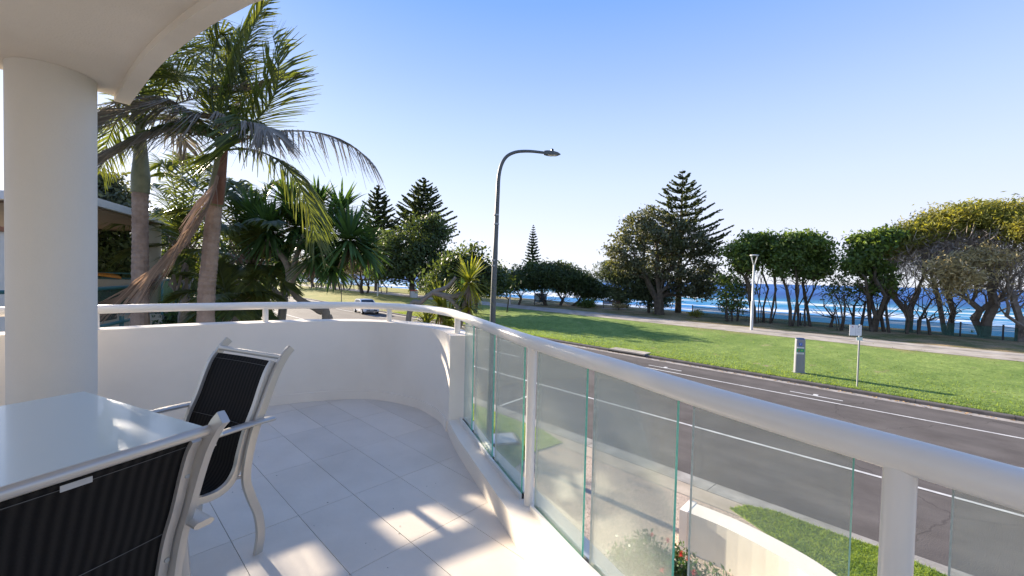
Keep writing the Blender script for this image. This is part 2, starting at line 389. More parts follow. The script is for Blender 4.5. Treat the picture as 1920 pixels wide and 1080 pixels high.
# kerbs: each kerbstone of the near stretch is a piece of its own
def kerbline(name, s0, s1, h, mt, t0, t1, L_, joint=.012, shape='upright'):
    root = bpy.data.objects.new(name, None); COL.objects.link(root); root['kind'] = 'structure'
    t = t0
    while t < t1:
        mb = MB(); k = [t+joint/2, t+L_-joint/2]
        vs = []
        for tt in k:
            z = -3.05+rise(tt)
            if shape == 'upright': pr = [(s0, -.1), (s1, -.1), (s1, h-.01), (s0+.05, h), (s0+.02, h-.03)]
            else: pr = [(s0, -.1), (s1, -.1), (s1, h), (s1-.12, h), (s0, .012)] if s1 > s0 else [(s0, -.1), (s1, -.1), (s1, h), (s1+.10, h), (s0, .012)]
            vs += [(*st(a, tt), z+b) for a, b in pr]
        m_ = len(pr)
        fs = [tuple(range(m_)), tuple(range(2*m_-1, m_-1, -1))]+[(i, m_+i, m_+(i+1) % m_, (i+1) % m_) for i in range(m_)]
        mb.add(vs, fs); mb.build('kerbstone', mt, root)
        t += L_
kerbline('kerb_far', S1, S1+.36, .13, M['kerbdark'], -12, 70, 2.4)
kerbline('kerb_near', S0, S0-.55, .055, M['kerb'], -12, 40, 3.0, shape='rolled')
sheet('gutter', [S1-.42, S1-.002], T, mat('gutter_concrete', (.34, .31, .28), .9, .2, 2.5, .3, 40, dirt=.35), .005)
sheet('driveway_apron', [S0-1.05, S0-.556], T, mat('apron_concrete', (.42, .35, .27), .9, .15, 2.5, .3, 40, dirt=.25), .05)
def line(name, s0, s1, t0, t1, mt=None, dz=.006):
    n = max(2, int((t1-t0)/6)+2); ts = np.linspace(t0, t1, n)
    mb = MB(); vs = []
    for tt in ts: vs += [(*st(s0, tt), -3.05+rise(tt)+dz), (*st(s1, tt), -3.05+rise(tt)+dz)]
    mb.add(vs, [(2*i, 2*i+1, 2*i+3, 2*i+2) for i in range(n-1)])
    return mb.build(name, mt or M['paint'], kind='structure')
line('parking_line', 12.60, 12.71, -20, 110); line('parking_line', 19.22, 19.33, -20, 110)
for k in range(-3, 12):
    line('centre_dash', 15.98, 16.09, 18.3+k*9-3, 18.3+k*9)
def marks(px, py):
    P = ong(px, py); s_ = (P[0]+P[1])/1.41421; t_ = (P[1]-P[0])/1.41421
    line('bay_mark', s_-.05, s_+.05, t_-.85, t_+.85); line('bay_mark', s_+.055, s_+.30, t_-.06, t_+.10)
marks(1246, 690); marks(1529, 743)
P = ong(938, 761); Q = ong(988, 744)
mb = MB(); d = (Q-P)[:2]; d /= np.linalg.norm(d); nn = np.array([-d[1], d[0]])*.05
Q2 = P[:2]+d*1.9
mb.add([(*(P[:2]-nn), P[2]+.006), (*(Q2-nn), P[2]+.006), (*(Q2+nn), P[2]+.006), (*(P[:2]+nn), P[2]+.006)], [(0, 1, 2, 3)]); mb.build('bay_mark', M['paint'], kind='structure')
# storm drain in the far kerb
P = ong(1178, 662); s_ = S1
mb = MB(); t_ = (P[1]-P[0])/1.41421
for (a, b, c, d_) in ((S1-.1, S1+.34, -3.0, -2.905),):
    p0 = st(S1-.02, t_-1.1); p1 = st(S1-.02, t_+1.1)
    mb.prism([st(S1-.03, t_-1.15), st(S1+.75, t_-1.15), st(S1+.75, t_+1.15), st(S1-.03, t_+1.15)], -2.94+rise(t_), -2.87+rise(t_))
dr = empty('storm_drain', (*st(S1, t_), -3.0), 'concrete storm drain inlet set in the kerb at the foot of the lawn', 'drain')
l_ = (*st(S1, t_), -3.0)
mb.build('lid', M['path'], dr, loc=l_)
mb = MB(); mb.prism([st(S1-.035, t_-1.2), st(S1+.05, t_-1.2), st(S1+.05, t_+1.2), st(S1-.035, t_+1.2)], -3.04+rise(t_), -2.942+rise(t_)); mb.build('opening', M['rubber'], dr, loc=l_)
# headland across the bay
mb = MB(); N_ = 40
hm = mat('headland_bush', (.10, .17, .20), .95, .2, .01)
vs = []; fs = []
for i in range(N_+1):
    u = i/N_; x = -300+u*760; 
    h = 62*(1-u)**.8*(1+.12*math.sin(u*23)+.08*math.sin(u*51))*min(1, (1-u)*6)
    vs += [(x+60*u, 1500, -11), (x+60*u, 1560, -10+h*.6), (x+60*u, 1680, -10+h), (x+60*u, 1900, -11)]
for i in range(N_):
    for k in range(3): fs.append((4*i+k, 4*i+4+k, 4*i+5+k, 4*i+1+k))
mb.add(vs, fs); mb.build('headland', hm, kind='structure', smooth=True)

# ------------------------------------------------------------------ verge grass and planter outside the balcony
def grass_patch(name, poly, z, nblades, h=.07, label=None):
    mb = MB(); pz = lambda x, y: z+rise((y-x)/1.41421)
    mb.prism(poly, z-.08, z); mb.v = [(p[0], p[1], p[2]+rise((p[1]-p[0])/1.41421)) for p in mb.v]; mb.build(name, M['lawn'], kind='structure')
    xs = [p[0] for p in poly]; ys = [p[1] for p in poly]; mb = MB(); k = 0
    def inside(x, y):
        c = False; n = len(poly)
        for i in range(n):
            x1, y1 = poly[i]; x2, y2 = poly[(i+1) % n]
            if (y1 > y) != (y2 > y) and x < (x2-x1)*(y-y1)/(y2-y1)+x1: c = not c
        return c
    while k < nblades:
        x, y = rng.uniform(min(xs), max(xs)), rng.uniform(min(ys), max(ys))
        if not inside(x, y): continue
        k += 1; a = rng.uniform(0, 6.28); hh = h*rng.uniform(.4, 1.3); w_ = .006; dx, dy = math.cos(a)*w_, math.sin(a)*w_
        lx, ly = rng.normal(0, .035, 2)
        zq = pz(x, y); mb.add([(x-dx, y-dy, zq), (x+dx, y+dy, zq), (x+lx, y+ly, zq+hh)], [(0, 1, 2)])
    o = mb.build(name+'_blades', M['grassblade']); tag(o, label, 'grass', kind='stuff')
zz = -2.985
g1 = [ong(px, py)[:2] for px, py in ((1055, 834), (1030, 812), (1004, 797))]
a_, b_ = st(S0-1.06, 0), None
c1 = ong(1055, 834)[:2]; t1_ = (c1[1]-c1[0])/1.41421
poly1 = [tuple(ong(1055, 834)[:2]), tuple(ong(1006, 850)[:2]), tuple(ong(962, 884)[:2]), tuple(ong(930, 960)[:2]), (-5, 5), st(2.5, 22), st(S0-.6, 22), st(S0-.6, t1_+.9)]
grass_patch('verge_grass', poly1, zz, 26000, .045, label='near grass verge with the manhole cover beside the pebble driveway')
poly2 = [tuple(ong(*p)[:2]) for p in ((1368, 960), (1400, 954), (1455, 966), (1588, 1016), (1651, 1034), (1750, 1076), (1950, 1180), (1500, 1180), (1440, 1010))]
grass_patch('planter_side_grass', poly2, zz, 22000, .04, label='strip of grass between the white garden wall and the kerb')
# manhole cover
P = atz(943, 823, -2.92)
mh = empty('manhole_cover', P, 'pale concrete manhole cover set in the near grass verge', 'manhole')
mb = MB(); mb.box((0, 0, .01), (.62, .62, .03), R(12)); mb.build('lid', M['palesteel'], mh)
mb = MB()
for i in range(4):
    a = R(12)+i*math.pi/2; mb.box((math.cos(a)*.345, math.sin(a)*.345, .006), (.05, .74, .04), a)
mb.build('frame', M['kerb'], mh)
# white curved garden wall
zt = -2.35
ot = [atz(px, py, zt)[:2] for px, py in ((1302, 943), (1382, 975), (1488, 1028), (1570, 1080), (1640, 1140), (1700, 1220))]
it = [atz(px, py, zt)[:2] for px, py in ((1290, 966), (1400, 1028), (1510, 1080), (1590, 1140), (1640, 1190))]
ot = catmull(ot, 4)
inn = offset(ot, -.36) if np.dot(offset(ot, .2)[3]-ot[3][:2], np.array([1, 1])) > 0 else offset(ot, .36)
gw = empty('garden_wall', (ot[0][0], ot[0][1], -3.05), 'low white rendered garden wall curving beside the driveway below the balcony', 'wall')
gl = (ot[0][0], ot[0][1], -3.05)
mb = MB(); mb.strip(ot, inn, -3.2, zt); mb.build('wall_body', M['render'], gw, loc=gl)
mb = MB(); e0 = (ot[0][:2]+inn[0])/2
yaw_ = math.atan2(ot[1][1]-ot[0][1], ot[1][0]-ot[0][0])
mb.box((e0[0]-.02, e0[1]+.03, (zt-3.2)/2+.0), (.12, .42, zt+3.2+.01), yaw_); mb.build('end_pier', M['render'], gw, loc=gl)

# ------------------------------------------------------------------ balcony
Win = catmull([(-4.35, 2.2), (-4.05, 2.62), (-3.723, 2.975), (-3.37, 3.30), (-3.03, 3.64), (-2.58, 3.985), (-2.03, 4.30), (-1.5, 4.40), (-1.0, 4.19), (-.74, 3.92), (-.60, 3.70), (-.515, 3.47)], 8)
Wout = offset(Win, .21)
pw = empty('parapet_wall', (-2, 4.2, 0), 'curved white rendered parapet wall closing the far end of the balcony', 'wall')
mb = MB(); mb.strip(Win, Wout, -.55, .843); mb.build('wall_body', M['render'], pw, loc=(-2, 4.2, 0), smooth=True)
mb = MB(); sk0 = offset(Win, -.014); mb.strip(sk0[:-2], [p[:2] for p in Win][:-2], 0.0, .095); mb.build('skirting', M['render'], pw, loc=(-2, 4.2, 0), smooth=True)
Flo = catmull([(-.53, 3.50), (-.40, 3.12), (-.27, 2.80), (-.10, 2.39), (0, 2.15), (.079, 1.958), (.16, 1.79), (.30, 1.46), (.46, 1.12), (.62, .84), (.76, .58), (.9, .28), (1.0, -.3)], 5)
Cur = catmull([(-.47, 3.62), (-.39, 3.44), (-.275, 3.15), (-.095, 2.69), (.075, 2.285), (.145, 2.14), (.33, 1.76), (.415, 1.60), (.57, 1.26), (.70, 1.02), (.81, .84), (.89, .70), (.985, .52), (1.07, .32), (1.15, .05), (1.2, -.3)], 6)
Cur = [np.array([p[0], p[1]]) for p in Cur]
# sill under the glass
Sout = offset(Cur, .045)
def resample(P, n):
    P = np.array([p[:2] for p in P]); d = np.r_[0, np.cumsum(np.linalg.norm(np.diff(P, axis=0), axis=1))]
    q = np.linspace(0, d[-1], n); return [np.array([np.interp(x, d, P[:, 0]), np.interp(x, d, P[:, 1])]) for x in q]
if np.dot(Sout[20]-Cur[20], [1, 1]) < 0: Sout = offset(Cur, -.045)
sgn = 1 if np.dot(offset(Cur, .1)[20]-Cur[20], [1, 1]) > 0 else -1
Sout = offset(Cur, .05*sgn)
A_ = resample([p for p in Flo], 60); B_ = resample(Sout, 60)
A_[0] = np.array([-.52, 3.49]); B_[0] = np.array([-.36, 3.55])
mb = MB(); mb.strip(A_, B_, -.3, .12); sill = mb.build('balcony_sill', M['sill'], smooth=True, kind='structure')
# outer slab ledge below the glass
Le = [(-.36, 3.88), (-.24, 3.55), (-.09, 3.17), (.18, 2.60), (.385, 2.18), (.55, 1.83), (.8, 1.3), (1.05, .9), (1.3, .3), (1.4, -.3)]
Le = resample(catmull(Le, 4), 60)
B2 = [b+(l-b)*.0 for b, l in zip(B_, Le)]
mb = MB(); mb.strip(B2, Le, -.4, .0); mb.build('outer_ledge', M['render'], smooth=True, kind='structure')
# balcony floor and its tiles
bound = [tuple(p[:2]) for p in Win[::2]]+[tuple(p[:2]) for p in Flo]+[(1.0, -1.3), (-4.9, -1.3)]
bound = bound[::-1] if sum(bound[i][0]*bound[(i+1) % len(bound)][1]-bound[(i+1) % len(bound)][0]*bound[i][1] for i in range(len(bound))) < 0 else bound
mb = MB(); mb.prism(bound, -.3, -.011); floor = mb.build('balcony_floor', M['grout'], kind='structure')
az = .81199; e1 = np.array([math.cos(az), math.sin(az)]); e2 = np.array([math.sin(az), -math.cos(az)]); ta, tb = .31617, .63058
G0 = np.array([-1.3732, 2.0111])
def clip(poly, rect):
    outp = list(poly)
    for i in range(4):
        a = rect[i]; b = rect[(i+1) % 4]; inp = outp; outp = []
        def side(p): return (b[0]-a[0])*(p[1]-a[1])-(b[1]-a[1])*(p[0]-a[0])
        for j in range(len(inp)):
            p = inp[j]; q = inp[(j+1) % len(inp)]; sp, sq = side(p), side(q)
            if sp >= 0: outp.append(p)
            if (sp >= 0) != (sq >= 0):
                t = sp/(sp-sq); outp.append((p[0]+(q[0]-p[0])*t, p[1]+(q[1]-p[1])*t))
        if not outp: return []
    return outp
full = None
for i in range(-12, 12):
    for j in range(-8, 6):
        c0 = G0+i*ta*e1+j*tb*e2; gq = .0013
        rect = [c0+e1*gq+e2*gq, c0+e1*(ta-gq)+e2*gq, c0+e1*(ta-gq)+e2*(tb-gq), c0+e1*gq+e2*(tb-gq)]
        cx, cy = (c0+e1*ta/2+e2*tb/2)
        if cy < .1 or cx < -4.0: continue
        ar = sum(rect[k][0]*rect[(k+1) % 4][1]-rect[(k+1) % 4][0]*rect[k][1] for k in range(4))
        if ar < 0: rect = rect[::-1]
        pl = clip(bound, rect)
        if len(pl) < 3: continue
        area = abs(sum(pl[k][0]*pl[(k+1) % len(pl)][1]-pl[(k+1) % len(pl)][0]*pl[k][1] for k in range(len(pl))))/2
        if area < .002: continue
        ctr = (cx, cy, 0)
        if abs(area-(ta-2*gq)*(tb-2*gq)) < 1e-4:
            if full is None:
                mb = MB(); mb.prism(pl, -.011, 0); t_ = mb.build('floor_tile', M['tile'], loc=ctr); full = t_; t_.parent = floor
            else:
                t_ = full.copy(); COL.objects.link(t_); t_.location = ctr
        else:
            mb = MB(); mb.prism(pl, -.011, 0); t_ = mb.build('floor_tile', M['tile'], loc=ctr); t_.parent = floor
        t_.location = (cx, cy, float(rng.uniform(-.0004, .0004)))
mb = MB(); mb.prism([(-4.9, -1.3), (1.2, -1.3), (1.3, .2), (-4.9, .2)], -.009, -.006)
# soffit above
zc = 2.62
E_ = [atz(px, py, 2.575)[:2] for px, py in ((243, 197), (300, 124), (380, 59), (450, 19), (491, 1))]
E_ = catmull([tuple(E_[0]), tuple(E_[1]), tuple(E_[2]), tuple(E_[3]), tuple(E_[4]), (-.75, 1.72), (-.2, 1.5), (.35, 1.05), (.8, .4), (1.2, -.5), (1.3, -1.6)], 7)
tip = E_[0][:2]; k1 = atz(183, 187, 2.575)[:2]; k2 = atz(0, 143, 2.575)[:2]
E0 = tip+(k2-tip)*2.0
sgn2 = 1 if np.dot(offset(E_, .1)[10]-E_[10][:2], [-1, -1]) > 0 else -1
Ein = offset(E_, .085*sgn2)
poly = [tuple(E0)]+[tuple(p[:2]) for p in E_]+[(-6, -1.6)]
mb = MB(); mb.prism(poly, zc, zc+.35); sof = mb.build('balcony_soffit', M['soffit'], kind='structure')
mb = MB(); mb.strip([p[:2]*1.0+np.array([0, 0]) for p in E_], Ein, 2.575, zc+.001)
dr_ = np.array(E0)-tip; dr_ /= np.linalg.norm(dr_); nn_ = np.array([-dr_[1], dr_[0]])
if np.dot(nn_, np.array([0, -1])) < 0: nn_ = -nn_
lip = mb.build('soffit_edge_band', M['soffit'], sof, smooth=True)
# column
cc = (-3.056, 2.725); r_c = .206
mb = MB(); n = 72
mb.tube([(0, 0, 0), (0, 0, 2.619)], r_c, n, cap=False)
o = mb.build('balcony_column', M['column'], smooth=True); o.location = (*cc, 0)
tag(o, 'thick round white column holding up the balcony ceiling beside the table', 'column')
# ------------------------------------------------------------------ balustrade: rail, posts, glass
bal = empty('balustrade', (0, 2.15, .12), 'white tubular handrail with frosted glass panels and posts round the balcony', 'railing')
BL = (0, 2.15, .12)
Rl = offset(Win[:-6], .10)
railpath = [np.array([p[0], p[1], 1.005]) for p in Rl]
railpath = railpath[::2]+[np.array([p[0], p[1], 1.005]) for p in Cur[1:]]
rr = catmull([railpath[i] for i in range(0, len(railpath), 3)], 6)
mb = MB(); mb.tube(rr, .0365, 24); mb.build('handrail', M['rail'], bal, loc=BL, smooth=True)
def post(x, y, z0, r=.024):
    mb = MB(); mb.tube([(x, y, z0), (x, y, .99)], r, 20); mb.build('post', M['rail'], bal, loc=BL, smooth=True)
for px, py in ((183, 613), (502, 602), (726, 603), (859, 624)):
    p = atz(px, py, .843)
    j = min(range(len(rr)), key=lambda k: (rr[k][0]-p[0])**2+(rr[k][1]-p[1])**2)
    post(rr[j][0], rr[j][1], .84, .026)
# curve parameter by picture column, measured at the top of the panes
Cd = resample(Cur, 1500)
def px_of(p, z):
    v = np.array([p[0], p[1], z])-O3; k = v@CF; return 960+FPX*(v@CR)/k if k > .05 else 9e9
cpx = np.array([px_of(p, .96) for p in Cd])
def at_px(x): return Cd[int(np.argmin(np.abs(cpx-x)))]
def glass_mat():
    Mx = bpy.data.materials.new('salted_glass'); Mx.use_nodes = True; n = Mx.node_tree; L = n.links; n.nodes.remove(n.nodes['Principled BSDF']); o_ = n.nodes['Material Output']
    tr = n.nodes.new('ShaderNodeBsdfTransparent'); tr.inputs[0].default_value = (.955, .98, .96, 1)
    gl = n.nodes.new('ShaderNodeBsdfGlossy'); gl.inputs['Roughness'].default_value = .05; gl.inputs[0].default_value = (.9, .95, .93, 1)
    df = n.nodes.new('ShaderNodeBsdfDiffuse'); df.inputs[0].default_value = (.64, .65, .55, 1)
    tl = n.nodes.new('ShaderNodeBsdfTranslucent'); tl.inputs[0].default_value = (.74, .74, .64, 1)
    fr = n.nodes.new('ShaderNodeFresnel'); fr.inputs[0].default_value = 1.32
    fm = n.nodes.new('ShaderNodeMath'); fm.operation = 'MULTIPLY'; fm.inputs[1].default_value = .55; L.new(fr.outputs[0], fm.inputs[0])
    m1 = n.nodes.new('ShaderNodeMixShader'); L.new(fm.outputs[0], m1.inputs[0]); L.new(tr.outputs[0], m1.inputs[1]); L.new(gl.outputs[0], m1.inputs[2])
    m2 = n.nodes.new('ShaderNodeMixShader'); m2.inputs[0].default_value = .5; L.new(df.outputs[0], m2.inputs[1]); L.new(tl.outputs[0], m2.inputs[2])
    g = n.nodes.new('ShaderNodeNewGeometry'); mp = n.nodes.new('ShaderNodeMapping'); mp.inputs['Scale'].default_value = (9, 9, 2); L.new(g.outputs['Position'], mp.inputs[0])
    nz = n.nodes.new('ShaderNodeTexNoise'); nz.inputs['Scale'].default_value = 1; nz.inputs['Detail'].default_value = 8; nz.inputs['Roughness'].default_value = .7; L.new(mp.outputs[0], nz.inputs['Vector'])
    mr = n.nodes.new('ShaderNodeMapRange'); mr.inputs[1].default_value = .3; mr.inputs[2].default_value = .75; mr.inputs[3].default_value = .08; mr.inputs[4].default_value = .17; L.new(nz.outputs['Fac'], mr.inputs[0])
    m3 = n.nodes.new('ShaderNodeMixShader'); L.new(mr.outputs[0], m3.inputs[0]); L.new(m1.outputs[0], m3.inputs[1]); L.new(m2.outputs[0], m3.inputs[2])
    L.new(m3.outputs[0], o_.inputs[0]); return Mx
M['glass'] = glass_mat()
M['gedge'] = mat('green_glass_edge', (.10, .42, .28), .2, .1, 30, col2=(.22, .60, .42))
M['gedgew'] = mat('salted_glass_edge', (.42, .44, .38), .6, .2, 60, col2=(.68, .68, .62))
panes = [(872, 889), (894, 928), (934, 985), (1010, 1102), (1117, 1273), (1302, 1601), (1788, 2300)]
for a, b in panes:
    p = at_px(a); q = at_px(b) if b < 2000 else Cd[int(np.argmin(np.abs(cpx-1788)))+260]
    if a == 872: p = np.array([-.385, 3.49])
    d = (q-p)/np.linalg.norm(q-p); nrm = np.array([-d[1], d[0]])*.005
    z0, z1 = .138, .973
    vs = [(*(p-nrm), z0), (*(q-nrm), z0), (*(q+nrm), z0), (*(p+nrm), z0), (*(p-nrm), z1), (*(q-nrm), z1), (*(q+nrm), z1), (*(p+nrm), z1)]
    me = bpy.data.meshes.new('glass_pane'); me.from_pydata([(v[0]-BL[0], v[1]-BL[1], v[2]-BL[2]) for v in vs], [], [(3, 2, 1, 0), (4, 5, 6, 7), (0, 1, 5, 4), (1, 2, 6, 5), (2, 3, 7, 6), (3, 0, 4, 7)])
    for k in ('glass', 'gedge', 'gedgew'): me.materials.append(M[k])
    for i, k in enumerate((1, 1, 0, 1, 0, 2)): me.polygons[i].material_index = k
    me.update(); o = bpy.data.objects.new('glass_pane', me); COL.objects.link(o); o.parent = bal
def seg(a, b):
    ia = int(np.argmin(np.abs(cpx-a))) if a is not None else 0; ib = int(np.argmin(np.abs(cpx-b))) if b < 2000 else len(Cd)-1
    idx = list(range(ia, ib, 12))+[ib]; return [Cd[i] for i in idx]
for a, b in ((872, 988), (1008, 1652), (1722, 2300)):
    sg = seg(a, b)
    if a == 872: sg = [np.array([-.40, 3.46])]+[p for p in sg if p[1] < 3.4]
    i1 = offset(sg, .024); i2 = offset(sg, .009); i3 = offset(sg, -.009); i4 = offset(sg, -.024)
    mb = MB(); mb.strip(i1, i2, .118, .150); mb.strip(i3, i4, .118, .150); mb.build('glass_track', M['track'], bal, loc=BL)
    mb = MB(); mb.strip(i2, i3, .12, .137); mb.build('track_seal', M['rubber'], bal, loc=BL)
p = at_px(998); post(p[0], p[1], .119, .0255)
p = at_px(1688); post(p[0], p[1], .119, .027)

# ------------------------------------------------------------------ table and chairs
def glass_top():
    Mx = bpy.data.materials.new('frosted_table_glass'); Mx.use_nodes = True; P = Mx.node_tree.nodes['Principled BSDF']
    P.inputs['Base Color'].default_value = (.60, .68, .66, 1); P.inputs['Roughness'].default_value = .22; P.inputs['Specular IOR Level'].default_value = .5; P.inputs['Coat Weight'].default_value = .25; P.inputs['Coat Roughness'].default_value = .04
    return Mx
TA = np.array([-2.17, 2.07]); tw = np.array([.908, -.419]); tl = np.array([-.419, -.908]); tlen, twid = 1.85, 1.16
tb_c = TA+tw*twid/2+tl*tlen/2
table = empty('dining_table', (*tb_c, 0), 'silver framed outdoor dining table with a frosted blue glass top', 'table', rz=math.atan2(tl[1], tl[0]))
mb = MB(); mb.box((0, 0, .714), (tlen, twid, .010)); mb.build('tabletop', glass_top(), table)
mb = MB()
for sy in (-1, 1): mb.box((0, sy*(twid/2-.024), .688), (tlen-.03, .018, .038)); 
for sx in (-1, 1): mb.box((sx*(tlen/2-.024), 0, .688), (.018, twid-.067, .038))
mb.build('frame', M['alu'], table)
for sx in (-1, 1):
    for sy in (-1, 1):
        mb = MB(); x, y = sx*(tlen/2-.10), sy*(twid/2-.10)
        mb.tube([(x, y, .70), (x, y, .4), (x+sx*.02, y+sy*.01, .0)], (.025), 12); mb.build('leg', M['alu'], table, smooth=True)
def sling_mat():
    Mx = mat('black_sling_mesh', (.008, .008, .009), .8, .3, 30, spec=.15); n = Mx.node_tree; L = n.links; P = n.nodes['Principled BSDF']
    tc = n.nodes.new('ShaderNodeTexCoord'); mp = n.nodes.new('ShaderNodeMapping'); L.new(tc.outputs['Object'], mp.inputs[0])
    wv = n.nodes.new('ShaderNodeTexWave'); wv.bands_direction = 'Y'; wv.inputs['Scale'].default_value = 13; wv.inputs['Distortion'].default_value = .6; wv.inputs['Detail'].default_value = 3; L.new(mp.outputs[0], wv.inputs[0])
    nz = n.nodes.new('ShaderNodeTexNoise'); nz.inputs['Scale'].default_value = 330; L.new(tc.outputs['Object'], nz.inputs[0])
    r_ = n.nodes.new('ShaderNodeValToRGB'); e = r_.color_ramp.elements; e[0].color = (.004, .004, .005, 1); e[0].position = .25; e[1].color = (.022, .021, .02, 1); e[1].position = .95
    ad = n.nodes.new('ShaderNodeMath'); ad.operation = 'MULTIPLY_ADD'; ad.inputs[1].default_value = .5; L.new(nz.outputs['Fac'], ad.inputs[0])
    m2 = n.nodes.new('ShaderNodeMath'); m2.operation = 'MULTIPLY'; m2.inputs[1].default_value = .5; L.new(wv.outputs['Fac'], m2.inputs[0]); L.new(m2.outputs[0], ad.inputs[2])
    L.new(ad.outputs[0], r_.inputs[0]); L.new(r_.outputs[0], P.inputs['Base Color'])
    bp = n.nodes.new('ShaderNodeBump'); bp.inputs['Strength'].default_value = .5; bp.inputs['Distance'].default_value = .001; L.new(nz.outputs['Fac'], bp.inputs['Height']); L.new(bp.outputs[0], P.inputs['Normal'])
    return Mx
M['sling'] = sling_mat()
HW = .235
bar = catmull([(0, 0, 0), (-.012, 0, .09), (.0, 0, .19), (.035, 0, .29), (.058, 0, .38), (.05, 0, .48), (.02, 0, .60), (-.02, 0, .70), (-.06, 0, .80), (-.095, 0, .875), (-.135, 0, .935), (-.165, 0, .965)], 5)
slp = catmull([(-.088, 0, .905), (-.062, 0, .865), (-.035, 0, .80), (.0, 0, .70), (.042, 0, .60), (.07, 0, .50), (.088, 0, .43), (.13, 0, .378), (.20, 0, .362), (.32, 0, .385), (.44, 0, .415), (.50, 0, .418)], 5)
def make_chair(loc, rz, label, tagged=False):
    c = empty('sling_chair', loc, label, 'chair', 'sling dining chairs at the table', rz)
    for sy in (-1, 1):
        y = sy*(HW+.022)
        mb = MB(); mb.tube([p+np.array([0, y, 0]) for p in bar], [(.010, .0185)]*len(bar), 12, flat=(1, 0, 0)); mb.build('rear_leg', M['alu'], c, smooth=True)
        mb = MB(); mb.tube([p+np.array([0, sy*HW*.985, 0]) for p in slp], [(.012, .016)]*len(slp), 12, flat=(1, 0, 0)); mb.build('sling_rail', M['alu'], c, smooth=True)
        fl = catmull([(.455, y, .0), (.47, y, .1), (.485, y, .22), (.46, y, .36), (.445, y, .50), (.46, y, .61)], 4)
        mb = MB(); mb.tube(fl, [(.010, .0185)]*len(fl), 10, flat=(1, 0, 0)); mb.build('front_leg', M['alu'], c, smooth=True)
        ar = catmull([(-.055, y+sy*.018, .640), (.06, y+sy*.022, .645), (.25, y+sy*.028, .645), (.42, y+sy*.024, .635), (.50, y+sy*.02, .615)], 4)
        mb = MB(); mb.tube(ar, [(.026, .009)]*len(ar), 10, flat=(0, 0, 1)); mb.build('armrest', M['alu'], c, smooth=True)
        for (x_, z_) in ((-.030, .79), (.062, .53)):
            mb = MB(); mb.tube([(x_-.012, sy*HW, z_), (x_-.021, sy*HW, z_+.002)], .0062, 12); mb.build('bolt', M['steel'], c, smooth=True)
        mb = MB(); mb.tube([(.10, sy*HW*.98, .40), (.055, y, .40)], .008, 8); mb.build('bracket', M['alu'], c, smooth=True)
    mb = MB(); mb.tube([(-.118, -HW-.02, .925), (-.118, HW+.02, .925)], .0135, 14); mb.build('top_rail', M['alu'], c, smooth=True)
    mb = MB(); mb.tube([(.44, -HW-.01, .40), (.44, HW+.01, .40)], .012, 12); mb.build('front_rail', M['alu'], c, smooth=True)
    # sling cloth
    mb = MB(); n = 13; ys = np.linspace(-HW*.97, HW*.97, n); vs = []
    for p in slp:
        for y in ys: vs.append((p[0]+.010*(1-(y/HW)**2)*(-1 if p[2] > .42 else 0), y, p[2]-.014*(1-(y/HW)**2)*(1 if p[2] < .42 else 0)))
    fs = [(i*n+k, (i+1)*n+k, (i+1)*n+k+1, i*n+k+1) for i in range(len(slp)-1) for k in range(n-1)]
    mb.add(vs, fs); slg = mb.build('sling', M['sling'], c, smooth=True)
    so_ = slg.modifiers.new('thick', 'SOLIDIFY'); so_.thickness = .003; so_.offset = 0
    # stitched seams across the back and down its edges
    for ii in (3, 19):
        p = slp[ii]; q = slp[ii+1]; mb = MB()
        for sd_ in (-1, 1):
            pts = []
            for y in ys:
                pts.append((p[0]+sd_*.0032-.010*(1-(y/HW)**2), y, p[2]))
            mb.tube(pts, .0010, 4)
        mb.build('seam', mat('grey_thread', (.10, .10, .10), .8), slg)
    if tagged:
        mb = MB(); mb.box((-.108, .005, .893), (.0015, .050, .013)); t_ = mb.build('label_tag', mat('tag_cloth', (.42, .41, .39), .7), slg, label='small pale cloth tag sewn under the top rail')
    return c
f2 = np.array([-.42, -.908]); left = np.array([.908, -.42])
foot = np.array([-1.19, 1.93]); c2 = foot-left*(HW+.022)
make_chair((*c2, 0), math.atan2(f2[1], f2[0]), 'black sling armchair by the far table corner, its rear leg reaching the sunlit tiles')
f1 = np.array([-.92, .392]); right = np.array([.392, .92])
foot = np.array([-.905, 1.135]); c1 = foot-right*(HW+.022)
make_chair((*c1, 0), math.atan2(f1[1], f1[0]), 'nearest black sling armchair, its back to the camera and a pale tag under its rail', True)

# ------------------------------------------------------------------ vegetation
def depth_of(P): return float((P-O3)@CF)
def leaves(mb, C, n, spread, size, up=.3, asp=.5):
    """n leaf-sized diamonds scattered round the clump centres C"""
    C = np.array(C); k = len(C)
    cen = np.repeat(C, n, 0)+rng.normal(0, 1, (k*n, 3))*np.array(spread)
    N_ = k*n; d = rng.normal(0, 1, (N_, 3)); d[:, 2] += up; d /= np.linalg.norm(d, axis=1)[:, None]
    q = rng.normal(0, 1, (N_, 3)); b = np.cross(d, q); b /= np.linalg.norm(b, axis=1)[:, None]
    L_ = size*rng.uniform(.55, 1.35, (N_, 1)); w_ = L_*asp
    V = np.stack([cen-d*L_*.5, cen+b*w_*.5, cen+d*L_*.5, cen-b*w_*.5], 1).reshape(-1, 3)
    b0 = len(mb.v); mb.v.extend(map(tuple, V)); mb.f.extend([(b0+4*i, b0+4*i+1, b0+4*i+2, b0+4*i+3) for i in range(N_)])
